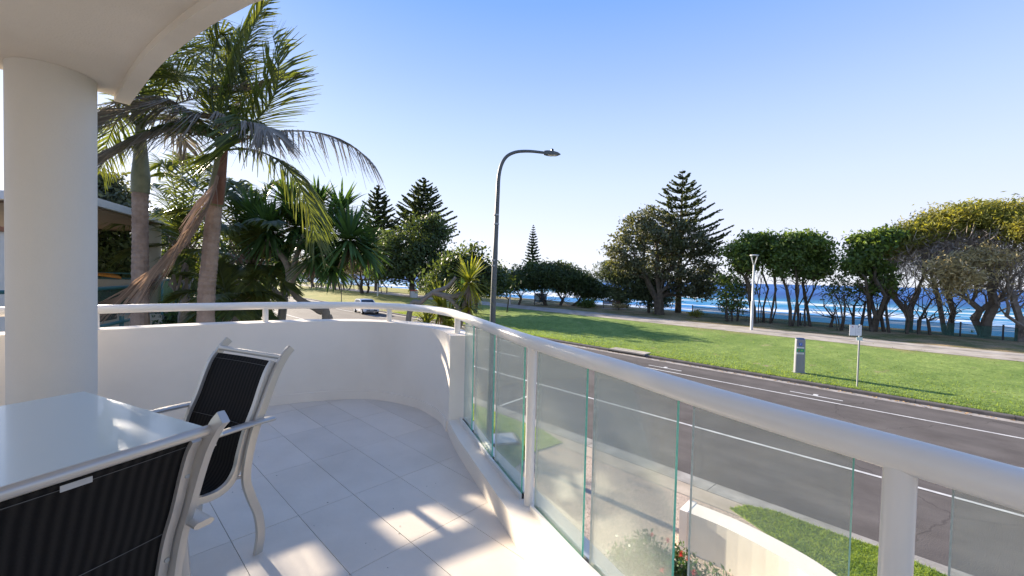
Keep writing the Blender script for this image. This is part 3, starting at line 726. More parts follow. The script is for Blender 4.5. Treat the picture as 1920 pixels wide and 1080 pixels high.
def tufts(mb, C, n, L_, w_, droop=.3, rnd=.35):
    """strap-leaf rosettes (small, far away)"""
    for c in C:
        for _ in range(n):
            d = rng.normal(0, 1, 3); d[2] = abs(d[2])*.9-.15; d /= np.linalg.norm(d); l = L_*rng.uniform(.7, 1.2)
            sdv = np.cross(d, [0, 0, 1.]); sdv /= np.linalg.norm(sdv)+1e-6; sdv *= w_/2
            m_ = c+d*l*.55+np.array([0, 0, .06*l]); e = c+d*l+np.array([0, 0, -droop*l])
            mb.add([c-sdv*.6, c+sdv*.6, m_+sdv, m_-sdv, e], [(0, 1, 2, 3), (3, 2, 4)])
class Graph:
    """branching skeleton: limbs grow from the nearest earlier limb to each clump of leaves"""
    def __init__(s, stems, tip=.02, expo=.58):
        s.p = []; s.par = []; s.tip = tip; s.expo = expo; s.ok = []
        for st_ in stems:
            last = -1
            for i, q in enumerate(st_):
                s.p.append(np.array(q, float)); s.par.append(last); last = len(s.p)-1; s.ok.append(i >= 1)
        s.nst = len(s.p); s.len = []
        for i in range(len(s.p)): s.len.append(0 if s.par[i] < 0 else s.len[s.par[i]]+float(np.linalg.norm(s.p[i]-s.p[s.par[i]])))
    def grow(s, tgt, wob=.07, up=.25):
        P_ = np.array(s.p); ok = np.array(s.ok)
        d = np.linalg.norm(P_-tgt, axis=1)+np.maximum(0, P_[:, 2]-tgt[2]+.2)*2.2
        d = d+.55*np.array(s.len)
        d[~ok] = 1e9; i = int(np.argmin(d)); a = P_[i]; L_ = np.linalg.norm(tgt-a); n = max(2, min(5, int(L_/.7)+1))
        c = (a+tgt)/2+rng.normal(0, wob*L_, 3)+np.array([0, 0, -up*L_*.3]); last = i
        for k in range(1, n+1):
            t = k/n; q = (1-t)**2*a+2*(1-t)*t*c+t*t*tgt
            s.p.append(q); s.par.append(last); s.ok.append(True); s.len.append(s.len[last]+float(np.linalg.norm(q-s.p[last]))); last = len(s.p)-1
        return last
    def mesh(s, mb, rbase, n=5, rmin=.012):
        cnt = np.zeros(len(s.p)); ch = [0]*len(s.p)
        for i in range(len(s.p)): ch[s.par[i]] += 1 if s.par[i] >= 0 else 0
        for i in range(len(s.p)-1, -1, -1):
            if cnt[i] == 0: cnt[i] = 1
            if s.par[i] >= 0: cnt[s.par[i]] += cnt[i]
        mx = max(cnt); r = np.maximum(rmin, rbase*(cnt/mx)**s.expo)
        for i in range(len(s.p)):
            j = s.par[i]
            if j < 0: continue
            a, b = s.p[j], s.p[i]; ra, rb = r[j], r[i]
            if ra > rb*1.6 : ra = rb*1.5
            k = n if rb > .04 else 3
            mb.tube([a, b+(b-a)*.04], [ra, rb], k, cap=False)
def ell_pts(E, n, shell=.5):
    """points in a set of ellipsoids (centre, radii), thinner inside"""
    vols = np.array([e[1][0]*e[1][1]*e[1][2] for e in E])**(2/3.); vols /= vols.sum(); res = []
    for e, v in zip(E, vols):
        k = max(1, int(round(n*v)))
        d = rng.normal(0, 1, (k, 3)); d /= np.linalg.norm(d, axis=1)[:, None]
        r_ = rng.uniform(shell**3, 1, (k, 1))**(1/3.)*rng.uniform(.86, 1.16, (k, 1))
        res.append(np.array(e[0])+d*r_*np.array(e[1]))
    return np.concatenate(res)
def pxell(list_, base, dr=.75):
    """ellipses measured at the tree's own distance -> ellipsoids in metres"""
    D = base[1]; k = base[1]/FPX
    res = []
    for e in list_:
        px, py, rx, ry = e[:4]; off = e[4] if len(e) > 4 else 0
        c = aty(px, py, D+off); res.append((c, (rx*k, max(rx, ry)*k*dr, ry*k)))
    return res
def tree(name, label, cat, base_px, shapes, leaf, bark, clumps=120, per=40, size=.3, spread=.45, stems=None, rbase=.3, group=None, shell=.35, base=None, bare=None, nbare=0, up=.3, extra=None, tip_twigs=0, asp=.5, rmin=.012):
    B = np.array(base) if base is not None else ong(*base_px)
    E = pxell(shapes, B); k = B[1]/FPX
    root = empty(name, B, label, cat, group)
    if stems is None: stems = [[B, B+(E[0][0]-B)*.35]]
    else: stems = [[B+np.array([x0, rng.normal(0, .15), -.15])]+[B+np.array([x, y, z]) for x, y, z in st_] for x0, st_ in stems]
    G = Graph(stems)
    pts = ell_pts(E, clumps, shell)
    order = np.argsort(np.linalg.norm(pts-stems[0][-1], axis=1)); pts = pts[order]
    for p in pts: G.grow(p)
    if bare:
        Eb = pxell(bare, B); pb = ell_pts(Eb, nbare, .1)
        for p in pb[np.argsort(np.linalg.norm(pb-stems[0][-1], axis=1))]: G.grow(p, .09, 0)
    mb = MB(); G.mesh(mb, rbase, rmin=rmin); mb.build('trunk', bark, root, loc=B, smooth=True)
    mb = MB(); sp = spread if hasattr(spread, '__len__') else (spread, spread, spread*.6)
    leaves(mb, pts, per, sp, size, up, asp); mb.build('crown', leaf, root, loc=B)
    if extra:
        for (sh, lm, cl, pr, sz, sd_) in extra:
            Ex = pxell(sh, B); px_ = ell_pts(Ex, cl, .1); mb = MB(); leaves(mb, px_, pr, (sd_, sd_, sd_*.6), sz, up if sz < .8 else .9, asp if sz < .8 else .035); mb.build('crown', lm, root, loc=B)
    return root

def norfolk(label, base, top_z, halfw, low, tiers, leaf=None, skirt=1., group='Norfolk pines along the foreshore', dens=1.3, per=6, lw=.055):
    B = np.array(base, float); H_ = top_z-B[2]
    root = empty('norfolk_pine', B, label, 'pine tree', group)
    mb = MB(); mb.tube([B+np.array([0, 0, -.2]), B+np.array([0, 0, H_*.5]), B+np.array([0, 0, H_])], [H_*.022, H_*.013, .02], 8); mb.build('trunk', M['bark'], root, loc=B, smooth=True)
    mb = MB(); ml = MB()
    for i in range(tiers):
        u = i/(tiers-1)                      # 0 = lowest whorl
        z = B[2]+H_*(low+(1-low)*(1-(1-u)**1.1)*.965); L0 = halfw*(1-u)**.85+.22
        nb = per if u < .8 else 5; a0 = rng.uniform(0, 6.28)
        for k in range(nb):
            a = a0+k*6.283/nb+rng.normal(0, .1); L_ = L0*rng.uniform(.8, 1.1); dirv = np.array([math.cos(a), math.sin(a), 0])
            upk = .22+.25*u; pts = [np.array([B[0], B[1], z])+dirv*L_*t+np.array([0, 0, L_*(upk*t*t+.02*t)]) for t in (0, .35, .7, 1)]
            mb.tube(pts, [.05*(1-u)+.02, .035*(1-u)+.015, .015, .01], 4, cap=False)
            m_ = int((14+46*(1-u))*dens); t = rng.uniform(.12, 1, m_); sdv = np.array([-dirv[1], dirv[0], 0])
            wv = .15*L_*np.sin(np.pi*np.clip(t*.85+.1, 0, 1))**.8+.08
            c = np.array([B[0], B[1], z])+dirv*(L_*t)[:, None]+np.outer(L_*(upk*t*t+.02*t), [0, 0, 1])+sdv*(rng.uniform(-1, 1, m_)*wv)[:, None]
            for q, tt, ww in zip(c, t, wv):
                d = dirv*.75+sdv*rng.normal(0, .5)+np.array([0, 0, .35+rng.normal(0, .2)]); d /= np.linalg.norm(d); l = (.26+.30*(1-u))*rng.uniform(.7, 1.2)*(H_/14)**.5
                s_ = np.cross(d, rng.normal(0, 1, 3)); s_ /= np.linalg.norm(s_); s_ *= lw*(H_/14)**.3
                ml.add([q-d*l*.4-s_*.6, q-d*l*.4+s_*.6, q+d*l*.5+s_, q+d*l*.5-s_], [(0, 1, 2, 3)])
                s2 = np.cross(d, s_); s2 = s2/np.linalg.norm(s2)*lw
                ml.add([q-d*l*.4-s2*.6, q-d*l*.4+s2*.6, q+d*l*.5+s2, q+d*l*.5-s2], [(0, 1, 2, 3)])
    mb.build('branches', M['bark'], root, loc=B, kind='stuff'); ml.build('crown', leaf or M['pine'], root, loc=B)
    return root

# --- the grove on the crest, right half
FS = 'coastal trees on the crest beyond the gravel path'
def crest(px, py): return ong(px, py)
# big banksia round the Norfolk pine
B = ong(1244, 590); k = B[1]/FPX
tree('banksia_tree', 'broad grey green banksia wrapped round the tall tiered pine beside the path', 'tree', (1233, 590),
     [(1190, 440, 34, 34), (1240, 430, 42, 36), (1290, 445, 36, 32), (1165, 475, 24, 26), (1325, 480, 26, 30), (1320, 520, 34, 24), (1285, 535, 32, 22), (1235, 480, 40, 22), (1215, 405, 24, 14), (1180, 500, 32, 18), (1315, 545, 28, 16), (1262, 512, 36, 14)], M['banksia'], M['bark'],
     clumps=400, per=42, size=.33, spread=.40, rbase=.36, shell=.5, group=FS,
     stems=[(0, [(-.2, 0, 1.6), (-1.0, .2, 3.2), (-2.0, 0, 5.0)]), (.3, [(.2, .2, 1.8), (.4, .2, 3.6), (1.6, 0, 5.2)]), (0.1, [(.1, -.2, 2.0), (-.3, 0, 4.5), (-.2, 0, 6.4)])])
B2 = aty(1271, 592, ong(1271, 592)[1]+3.5); B2[2] = -2.2
zt_ = aty(1272, 318, B2[1])[2]
norfolk('tall Norfolk pine with tiered open branches rising above the broad banksia', B2, zt_, 5.0, .40, 12, per=7, dens=2.0)
B3 = ong(1215, 586)
tree('young_pine', 'low spreading dark pine with drooping boughs left of the banksia trunk', 'tree', (1215, 586),
     [(1160, 515, 38, 12), (1190, 530, 44, 16), (1148, 500, 18, 8), (1215, 545, 38, 18), (1230, 562, 28, 14), (1178, 552, 28, 10), (1200, 512, 34, 14)], M['pine'], M['bark'], clumps=260, per=64, size=.42, spread=(.6, .5, .16), rbase=.16, shell=.2, asp=.22, group=FS,
     stems=[(0, [(0, 0, 1.2), (-.1, 0, 2.4), (-.3, 0, 3.8)])])
for px, py, sc, lb, lm in ((1233, 578, 10, 'yellow green bush at the foot of the broad banksia', 'olive'), (1306, 588, 0, 'low yellow flowering ground bush by the green shade cloth', 'olive'), (1256, 572, 8, 'dark green bush between the banksia and pine trunks', 'dgreen'), (1160, 573, 0, 'low brown twiggy bush beside the park bench', 'twig')):
    tree('bush', lb, 'bush', (px, py+8), [(px, py, 14 if sc == 0 else 11, 5 if sc == 0 else 11)], M[lm] if lm != 'twig' else M['straw'], M['bark'], clumps=26, per=26, size=.16, spread=.16, rbase=.04)
mids = [
 # base px, crown ellipses, stems px offsets, leaf, label
 ((1372, 602), [(1372, 525, 26, 14), (1362, 550, 20, 16), (1392, 540, 22, 14), (1375, 570, 22, 12)], 'green', 'low yellow green tree with pale stems left of the path lamp', 90, 26, .26, .08),
 ((1432, 606), [(1390, 470, 30, 24), (1430, 465, 36, 26), (1395, 495, 32, 16), (1425, 448, 40, 14), (1458, 480, 24, 24)], 'green', 'round crowned dark green tree right behind the path lamp', 200, 46, .30, .20),
 ((1500, 612), [(1480, 470, 34, 26), (1520, 462, 40, 28), (1540, 490, 26, 26), (1500, 450, 40, 16), (1470, 500, 26, 18), (1520, 505, 34, 18)], 'green', 'dense rounded green tree with many slim stems right of the path lamp', 240, 46, .30, .13),
 ((1578, 620), [(1572, 525, 16, 22), (1558, 545, 14, 14), (1588, 550, 12, 16)], 'dgreen', 'thin sparse sapling clump in the gap behind the parking sign', 60, 14, .2, .07),
 ((1650, 622), [(1610, 480, 24, 22), (1632, 455, 34, 24), (1600, 500, 18, 14), (1660, 445, 30, 16), (1640, 500, 26, 18), (1655, 530, 22, 16), (1625, 540, 14, 12)], 'green', 'bright green leafy tree on many dark stems behind the parking sign', 180, 44, .32, .14),
]
for bp_, sh, lf, lb, cl, pr, sz, rb in mids:
    sh = [(e[0], e[1]+2, e[2]*.82, e[3]*.88) for e in sh]
    B = ong(*bp_); k = B[1]/FPX; Hh = (bp_[1]-sh[0][1])*k; ns = 4 if rb > .2 else (9 if rb > .12 else 6)
    stems = []
    wd = (max(e[0]+e[2] for e in sh)-min(e[0]-e[2] for e in sh))*k*.30
    cx_ = (np.mean([e[0] for e in sh])-bp_[0])*k
    for q in range(ns):
        x0 = ((q+.5)/ns-.5)*wd*(1.3 if ns > 2 else .35); xt = cx_+((q+.5)/ns-.5)*wd*2.4
        stems.append((x0, [(x0+.15*(xt-x0)+rng.normal(0, .15), rng.normal(0, .4), Hh*.22), (x0+.45*(xt-x0)+rng.normal(0, .25), rng.normal(0, .6), Hh*.48), (xt+rng.normal(0, .2), rng.normal(0, .8), Hh*.72)]))
    tree('coastal_tree', lb, 'tree', bp_, sh, M[lf], M['bark'], clumps=cl, per=pr, size=sz, spread=.36, rbase=rb, stems=stems, group=FS, shell=.45,
         bare=[(sh[0][0], sh[0][1]+45, sh[0][2]*1.2, 30), (np.mean([e[0] for e in sh]), np.mean([e[1] for e in sh])+40, 44 if ns > 2 and cl > 80 else 14, 34)], nbare=150 if cl > 80 else 30, rmin=.012)
# slim stems standing between the crowns
for q, (px, py, h) in enumerate(((1600, 618, 70), (1613, 619, 80), (1700, 626, 90), (1722, 627, 100), (1745, 628, 90), (1555, 614, 60), (1668, 624, 100), (1785, 629, 80))):
    B = ong(px, py); k = B[1]/FPX; root = empty('slim_trunk', B, 'bare slim trunk, %s from the left of those standing alone on the crest' % ('second', 'third', 'fifth', 'sixth', 'seventh', 'first', 'fourth', 'eighth')[q], 'tree trunk', 'slim bare trunks standing on the crest')
    G = Graph([[B-np.array([0, 0, .2]), B+np.array([rng.normal(0, .2), 0, h*k*.3]), B+np.array([rng.normal(0, .4), 0, h*k*.65]), B+np.array([rng.normal(0, .6), 0, h*k])]])
    for _ in range(16): G.grow(B+np.array([rng.normal(0, .9), rng.normal(0, .9), h*k*rng.uniform(.35, 1.15)]), .2)
    mb = MB(); G.mesh(mb, .10); mb.build('trunk', M['bark'], root, loc=B, smooth=True)
# great casuarina on the right
def stem_set(B, spec):
    k = B[1]/FPX; return [(x0*k, [(x*k, rng.normal(0, .4), z*k) for x, z in pts]) for x0, pts in spec]
B = ong(1708, 622)
tree('casuarina_tree', 'wind swept olive topped casuarina with a web of grey twigs, left of the largest trunk', 'tree', (1708, 622),
     [(1700, 445, 42, 20), (1660, 468, 30, 16), (1745, 424, 40, 22), (1680, 455, 40, 14), (1632, 492, 16, 10)], M['olive'], M['cbark'], clumps=190, per=64, size=.30, spread=(.6, .5, .22), rbase=.24, shell=.2, asp=.25, group=FS,
     stems=stem_set(B, [(0, [(-6, 30), (-22, 60), (-40, 90)]), (3, [(4, 32), (20, 60), (30, 100)])]), bare=[(1700, 490, 60, 36), (1730, 470, 50, 34), (1690, 530, 44, 24)], nbare=620, rmin=.013,
     extra=[([(1710, 480, 56, 30), (1735, 462, 44, 24), (1670, 500, 30, 20)], M['twig'], 150, 22, .9, .6)])
B = ong(1776, 626)
tree('casuarina_tree', 'middle casuarina of the right grove, several pale lit stems fanning from its foot', 'tree', (1776, 626),
     [(1790, 405, 48, 20), (1840, 402, 40, 20), (1760, 430, 40, 16), (1815, 425, 48, 16)], M['olive'], M['cbark'], clumps=190, per=64, size=.30, spread=(.6, .5, .22), rbase=.18, shell=.2, asp=.25, group=FS,
     stems=stem_set(B, [(-6, [(-14, 30), (-22, 70), (-30, 110)]), (0, [(0, 40), (6, 80), (20, 120)]), (6, [(16, 30), (34, 70), (50, 110)])]), bare=[(1790, 470, 60, 40), (1760, 500, 50, 30), (1830, 450, 50, 34)], nbare=620, rmin=.013,
     extra=[([(1790, 460, 60, 34), (1830, 450, 50, 30), (1760, 480, 40, 30)], M['twig'], 170, 22, .9, .6), ([(1800, 430, 60, 10), (1730, 440, 30, 8)], M['olive'], 60, 40, .3, .5)])
B = ong(1842, 631)
tree('casuarina_tree', 'largest casuarina with a stout dark trunk and straw coloured hanging foliage', 'tree', (1842, 631),
     [(1870, 405, 40, 18), (1900, 395, 40, 18), (1935, 410, 40, 18), (1850, 415, 34, 12)], M['olive'], M['cbark'], clumps=170, per=64, size=.30, spread=(.6, .5, .22), rbase=.31, shell=.2, asp=.25, group=FS,
     stems=stem_set(B, [(0, [(-6, 30), (-10, 50), (-40, 72), (-60, 90)]), (2, [(-2, 30), (0, 60), (10, 90), (20, 120)]), (4, [(2, 34), (18, 58), (44, 78), (70, 100)])]), bare=[(1860, 520, 74, 40), (1880, 470, 60, 40), (1810, 530, 44, 28), (1910, 520, 50, 46)], nbare=760, rmin=.014,
     extra=[([(1860, 470, 60, 36), (1890, 500, 50, 40), (1830, 520, 50, 24)], M['twig'], 170, 22, .9, .6), ([(1775, 495, 24, 10, -1.5), (1830, 485, 34, 10, -1.5), (1800, 518, 40, 11, -1.5), (1780, 543, 20, 7, -1.5), (1880, 490, 20, 7, -1.5), (1850, 472, 22, 6, -1.5), (1772, 515, 12, 12, -1.5)], M['straw'], 120, 40, .34, .5)])
B = ong(1908, 640)
tree('casuarina_tree', 'dark curved trunk casuarina cut off by the right edge of the photo', 'tree', (1908, 640),
     [(1960, 430, 60, 26), (1930, 440, 30, 16)], M['olive'], M['cbark'], clumps=90, per=54, size=.30, spread=.45, rbase=.28, shell=.2, asp=.25, group=FS,
     stems=stem_set(B, [(0, [(-6, 26), (-30, 48), (-52, 62)]), (2, [(2, 30), (16, 56), (40, 90)])]), bare=[(1910, 540, 50, 34), (1900, 500, 50, 30)], nbare=300, rmin=.014)
# cordyline under the big trunk
def rosette(mb, c, n, L_, w_, el0=-20, el1=85, droop=.5, seg=4, dirb=None):
    for _ in range(n):
        a = rng.uniform(0, 6.283); e = R(el0+(el1-el0)*rng.uniform(0, 1)**.9); l = L_*rng.uniform(.75, 1.12)
        d = np.array([math.cos(a)*math.cos(e), math.sin(a)*math.cos(e), math.sin(e)])
        if dirb is not None: d = d*.8+np.array(dirb)*.5; d /= np.linalg.norm(d)
        sv = np.cross(d, [0, 0, 1.]); sv /= np.linalg.norm(sv)+1e-6
        p = np.array(c)+d*.06*L_; vs = []; g = 0
        for i in range(seg+1):
            t = i/seg; ww = w_*.5*(1-.15*t if i < seg else .08)*(1-.5*t)
            q = p+d*l*t+np.array([0, 0, -droop*l*t**2.4*math.cos(e)])
            vs += [q-sv*ww, q+sv*ww]
        mb.add(vs, [(2*i, 2*i+1, 2*i+3, 2*i+2) for i in range(seg)])
B = ong(1822, 626); r_ = empty('cordyline', B, 'small spiky cordyline left of the largest casuarina trunk', 'plant')
mb = MB(); rosette(mb, (0, 0, .35), 46, 1.0, .09, -5, 80, .2, 2); mb.build('leaf_rosette', M['dgreen'], r_)
mb = MB(); mb.tube([(0, 0, -.1), (0, 0, .4)], .06, 6); mb.build('stem', M['bark'], r_)

# --- pandanus thicket and pine in the centre
B = ong(1040, 574)
tree('pandanus_thicket', 'low dense pandanus thicket with arching grey trunks behind the notice board', 'tree', (1040, 573),
     [(960, 530, 22, 18), (1000, 520, 44, 24), (1050, 520, 46, 24), (1090, 535, 34, 20), (1025, 508, 40, 14), (1115, 548, 22, 14), (1080, 522, 22, 12)], M['dgreen'], M['bark'], clumps=420, per=56, size=.5, spread=.5, rbase=.22, shell=.4, asp=.26,
     stems=[(-4.5, [(-4.2, 0, .8), (-5.2, 0, 1.8)]), (-1.0, [(-1.4, 0, .6), (-2.6, 0, 1.6)]), (.6, [(1.0, 0, .8), (2.2, 0, 1.8)]), (2.0, [(3.0, 0, .6), (4.4, 0, 1.6)])], bare=[(1000, 560, 50, 12), (1060, 558, 60, 14)], nbare=120)
B = ong(997, 560); B[1] += 12; B[0] = aty(997, 545, B[1])[0]; B[2] = -2.2
norfolk('small narrow Norfolk pine standing behind the pandanus thicket', B, aty(996, 420, B[1])[2], 5.0, .25, 17, per=9, dens=3.4, lw=.19)
tree('bush', 'clipped bright green bush left of the park bench', 'bush', (1108, 577), [(1105, 567, 17, 8), (1095, 570, 14, 6)], M['green'], M['bark'], clumps=60, per=40, size=.18, spread=.2, rbase=.05)
tree('bush', 'dark bush sloping down to the water right of the park bench', 'bush', (1160, 577), [(1150, 553, 20, 12), (1130, 545, 20, 10), (1166, 566, 12, 9)], M['dgreen'], M['bark'], clumps=80, per=36, size=.3, spread=.3, rbase=.1)

# --- the left wood
LW = 'dark trees of the wood left of the street lamp'
lefts = [
 ((786, 556), [(795, 440, 40, 36), (760, 470, 34, 30), (825, 440, 16, 18), (800, 490, 52, 34), (760, 510, 36, 26), (830, 500, 30, 30), (715, 490, 30, 40), (735, 455, 20, 20)], 'dgreen', 'broad dark evergreen in front of the taller left Norfolk pines', 330, 44, .55, .45),
 ((850, 565), [(865, 505, 34, 26), (895, 515, 30, 22), (925, 520, 22, 22), (840, 530, 40, 18), (905, 535, 40, 14), (885, 472, 9, 10)], 'dgreen', 'low dark casuarina mass just left of the street lamp', 360, 44, .5, .22),
]
for bp_, sh, lf, lb, cl, pr, sz, rb in lefts:
    BL_ = None
    if bp_[0] == 850: BL_ = aty(870, 570, 43.0); BL_[2] = gz(BL_[0], BL_[1]); sz = .42
    tree('evergreen_tree', lb, 'tree', bp_, sh, M[lf], M['bark'], clumps=cl, per=pr, size=sz, spread=.7, rbase=rb, group=LW, shell=.4, base=BL_,
         stems=[(-1.0, [(-1.1, 0, 2), (-1.5, 0, 4)]), (1.2, [(1.3, 0, 1.8), (2.2, 0, 3.6)]), (4.5, [(4.7, 0, 1.6), (5.5, 0, 3)])])
for bp_, sh, lb, sd_ in (((700, 550), [(690, 500, 40, 26), (660, 495, 34, 26)], 'brown green casuarina behind the leftmost path lamp', 3),
                    ((648, 543), [(640, 498, 34, 22), (610, 500, 36, 24)], 'twiggy brown casuarina above the parked white car', 4),
                    ((608, 538), [(575, 502, 40, 24), (545, 500, 30, 24)], 'leftmost twiggy casuarina on the crest, half hidden by pandanus', 5)):
    B = ong(*bp_); k = B[1]/FPX
    stems = [(q*k*9-20*k, [(q*k*9-20*k+rng.normal(0, 3)*k, 0, 10*k), (q*k*10-22*k+rng.normal(0, 6)*k, 0, 24*k)]) for q in range(6)]
    tree('casuarina_tree', lb, 'tree', bp_, sh, mat('twiggy_casuarina_leaf', (.10, .085, .055), .7, 0, .6, col2=(.17, .15, .09), trans=.25, island=.3), M['bark'], clumps=150, per=34, size=.5, spread=.6, rbase=.34, stems=stems, group=LW, shell=.2, asp=.2, bare=[(sh[0][0], 525, 44, 12)], nbare=80)
B = aty(706, 548, 78); B[2] = -2.2; norfolk('left Norfolk pine half hidden by the pandanus heads', B, aty(703, 345, B[1])[2], 6.0, .35, 15, per=8, dens=2.6, lw=.10)
B = aty(790, 548, 82); B[2] = -2.2; norfolk('centre left Norfolk pine with its pointed top above the dark evergreen', B, aty(786, 331, B[1])[2], 7.6, .45, 14, per=8, dens=2.6, lw=.10)

# --- backdrop garden trees on the left, behind the palms
GL = 'garden trees behind the palms'
for D, x0, sh, lb, lf in (
   (17, 230, [(215, 470, 40, 50), (195, 520, 30, 36), (240, 500, 30, 40)], 'dark garden tree behind the neighbouring balcony', 'dgreen'),
   (19, 205, [(205, 385, 34, 22), (195, 350, 20, 18), (190, 410, 20, 18)], 'grey sparse tree rising over the neighbouring roof', 'banksia'),
   (20, 350, [(340, 500, 44, 44), (370, 560, 50, 40), (330, 430, 30, 30)], 'dense dark tree between the two tall palm trunks', 'dgreen'),
   (22, 440, [(430, 470, 44, 60), (470, 540, 50, 44), (500, 480, 36, 44), (450, 575, 50, 26)], 'shadowy tree behind the short palm', 'dgreen')):
    B = aty(x0, 620, D); B[2] = -3.05
    tree('garden_tree', lb, 'tree', None, sh, M[lf], M['bark'], clumps=130, per=44, size=.24, spread=.4, rbase=.18, base=B, group=GL, shell=.3)
for D, px, py, rx, ry, lb in ((13, 350, 590, 70, 18, 'sunlit garden hedge below the neighbouring balcony'), (15, 420, 590, 30, 20, 'leafy bush at the end of the hedge near the road')):
    B = aty(px, 640, D); B[2] = -3.05
    tree('hedge_bush', lb, 'bush', None, [(px, py+10, rx, ry)], M['shrub'], M['bark'], clumps=120, per=40, size=.12, spread=.22, rbase=.05, base=B)

# --- palms
def frond(P, L_, mat_, root, base, n=64, w_=.033, droop=.45, ang=58, wind=(0, 0, 0), bunch=1.0, bare_=.12, rach=.022, name='frond'):
    P = [np.array(p, float) for p in P]; mb = MB(); ts = np.linspace(0, 1, 14); L_ = L_*1.25
    pts = [bez(*P, t) for t in ts]; mb.tube(pts, list(np.linspace(rach, .005, 14)), 5)
    wind = np.array(wind, float)
    for i in range(n):
        t = bare_+(1-bare_)*i/(n-1); c = bez(*P, t); T_ = bez(*P, min(1, t+.02))-bez(*P, max(0, t-.02)); T_ /= np.linalg.norm(T_)
        S_ = np.cross(T_, [0, 0, 1.]); nl = np.linalg.norm(S_); S_ = S_/nl if nl > .05 else np.array([1., 0, 0]); Nn = np.cross(S_, T_)
        ll = L_*(.35+.65*math.sin(math.pi*min(1, .12+.80*t)))
        for sg in (-1, 1):
            if rng.uniform() < .08: continue
            a = R(ang*(1-.45*t)+rng.normal(0, 9)); d = T_*math.cos(a)+S_*sg*math.sin(a)*bunch+Nn*.25; d /= np.linalg.norm(d); l = ll*rng.uniform(.85, 1.1)
            d1 = c+d*l*.5+np.array([0, 0, -droop*l*.20])+wind*l*.25; e = c+d*l*.93+np.array([0, 0, -droop*l*(.85+rng.normal(0, .18))])+wind*l
            wv = np.cross(d, np.cross(d, T_)); wv = T_-d*np.dot(T_, d); wv /= np.linalg.norm(wv)+1e-6
            w0, w1 = w_*.35, w_*.5
            mb.add([c-wv*w0, c+wv*w0, d1+wv*w1, d1-wv*w1, e-wv*.004, e+wv*.004], [(0, 1, 2, 3), (3, 2, 5, 4)])
    return mb.build(name, mat_, root, loc=base)
def pxp(px, py, D): return aty(px, py, D)
def palm_trunk(root, base, pts, rs, mt, loc, rings=True, name='trunk'):
    mb = MB(); C = catmull(pts, 18); n = len(C); rad = np.interp(np.linspace(0, 1, n), np.linspace(0, 1, len(rs)), rs)
    if rings: rad = [r_*(1+.035*((i % 2)*2-1)) for i, r_ in enumerate(rad)]
    mb.tube(C, list(rad), 14); return mb.build(name, mt, root, loc=loc, smooth=not rings)
M['ptrunk'] = mat('palm_trunk_bark', (.20, .145, .11), .9, .2, 5, .6, 45, .2, col2=(.33, .26, .21))
M['shaft'] = mat('palm_crownshaft', (.09, .10, .045), .5, .2, 6, .1, 30, col2=(.16, .16, .08))
DA, DB = 8.6, 7.8
# palm A (left trunk)
BA = aty(262, 610, DA); BA[2] = -3.05
pa = empty('bangalow_palm', BA, 'left tall palm, straight ringed trunk next to the white column', 'palm', 'tall bangalow palms beyond the parapet')
palm_trunk(pa, BA, [BA, pxp(263, 560, DA), pxp(263, 450, DA), pxp(263, 362, DA)], [.19, .15, .135, .14], M['ptrunk'], BA)
palm_trunk(pa, BA, [pxp(263, 362, DA), pxp(264, 330, DA), pxp(264, 290, DA), pxp(263, 230, DA)], [.155, .16, .12, .07], M['shaft'], BA, False, 'crownshaft')
def fp(a, b, c, d, D, dd=(0, 0, 0, 0)): return [pxp(q[0], q[1], D+e) for q, e in zip((a, b, c, d), dd)]
for (q, dd, L_, mt, wd) in (
   (((262, 240), (250, 150), (320, 60), (395, 35)), (0, 0, -.3, -.5), .75, 'palm', (.2, 0, 0)),
   (((262, 240), (300, 130), (380, 100), (460, 160)), (0, .3, .5, .5), .8, 'palm', (.2, 0, 0)),
   (((262, 245), (230, 190), (190, 200), (165, 280)), (0, -.3, -.6, -.8), .7, 'palm', (.1, 0, 0)),
   (((262, 245), (310, 175), (400, 185), (500, 160)), (0, -.3, -.5, -.7), .6, 'palmgrey', (.2, 0, 0)),
   (((262, 245), (270, 160), (300, 110), (360, 100)), (0, .5, 1, 1.4), .8, 'palm', (.2, 0, 0)),
   (((262, 245), (290, 180), (350, 190), (390, 250)), (0, -.5, -1, -1.3), .7, 'palm', (.2, 0, 0)),
   (((262, 245), (240, 150), (230, 120), (250, 100)), (0, -.5, -.8, -1.2), .8, 'palm', (.2, 0, 0)),
   (((262, 250), (240, 190), (215, 200), (188, 320)), (0, .3, .5, .6), .7, 'palm', (0, 0, -.1)),
   (((262, 250), (290, 200), (330, 215), (350, 275)), (0, .4, .8, 1.2), .7, 'palmgrey', (0, 0, -.2)),
   (((262, 235), (290, 90), (340, 60), (420, 110)), (0, .6, 1.1, 1.5), .8, 'palm', (.2, 0, 0))):
    frond(fp(*q, DA, dd), L_, M[mt], pa, BA, wind=wd)
# palm B (right trunk)
BB = aty(384, 612, DB); BB[2] = -3.05
pb = empty('bangalow_palm', BB, 'right tall palm, slightly leaning trunk with a dead brown frond hanging', 'palm', 'tall bangalow palms beyond the parapet')
palm_trunk(pb, BB, [BB, pxp(386, 590, DB), pxp(393, 490, DB), pxp(402, 386, DB)], [.19, .145, .135, .13], M['ptrunk'], BB)
palm_trunk(pb, BB, [pxp(402, 386, DB), pxp(408, 350, DB), pxp(412, 310, DB), pxp(414, 255, DB)], [.15, .14, .10, .06], M['shaft'], BB, False, 'crownshaft')
mb = MB(); c_ = [pxp(408, 383, DB-.16), pxp(414, 340, DB-.17), pxp(420, 300, DB-.14), pxp(425, 275, DB-.1)]
mb.tube(c_, [(.10, .03), (.09, .03), (.06, .02), (.03, .01)], 8, flat=(0, 1, 0)); mb.build('frond_sheath', mat('brown_sheath', (.13, .06, .035), .6, .3, 8), pb, loc=BB, smooth=True)
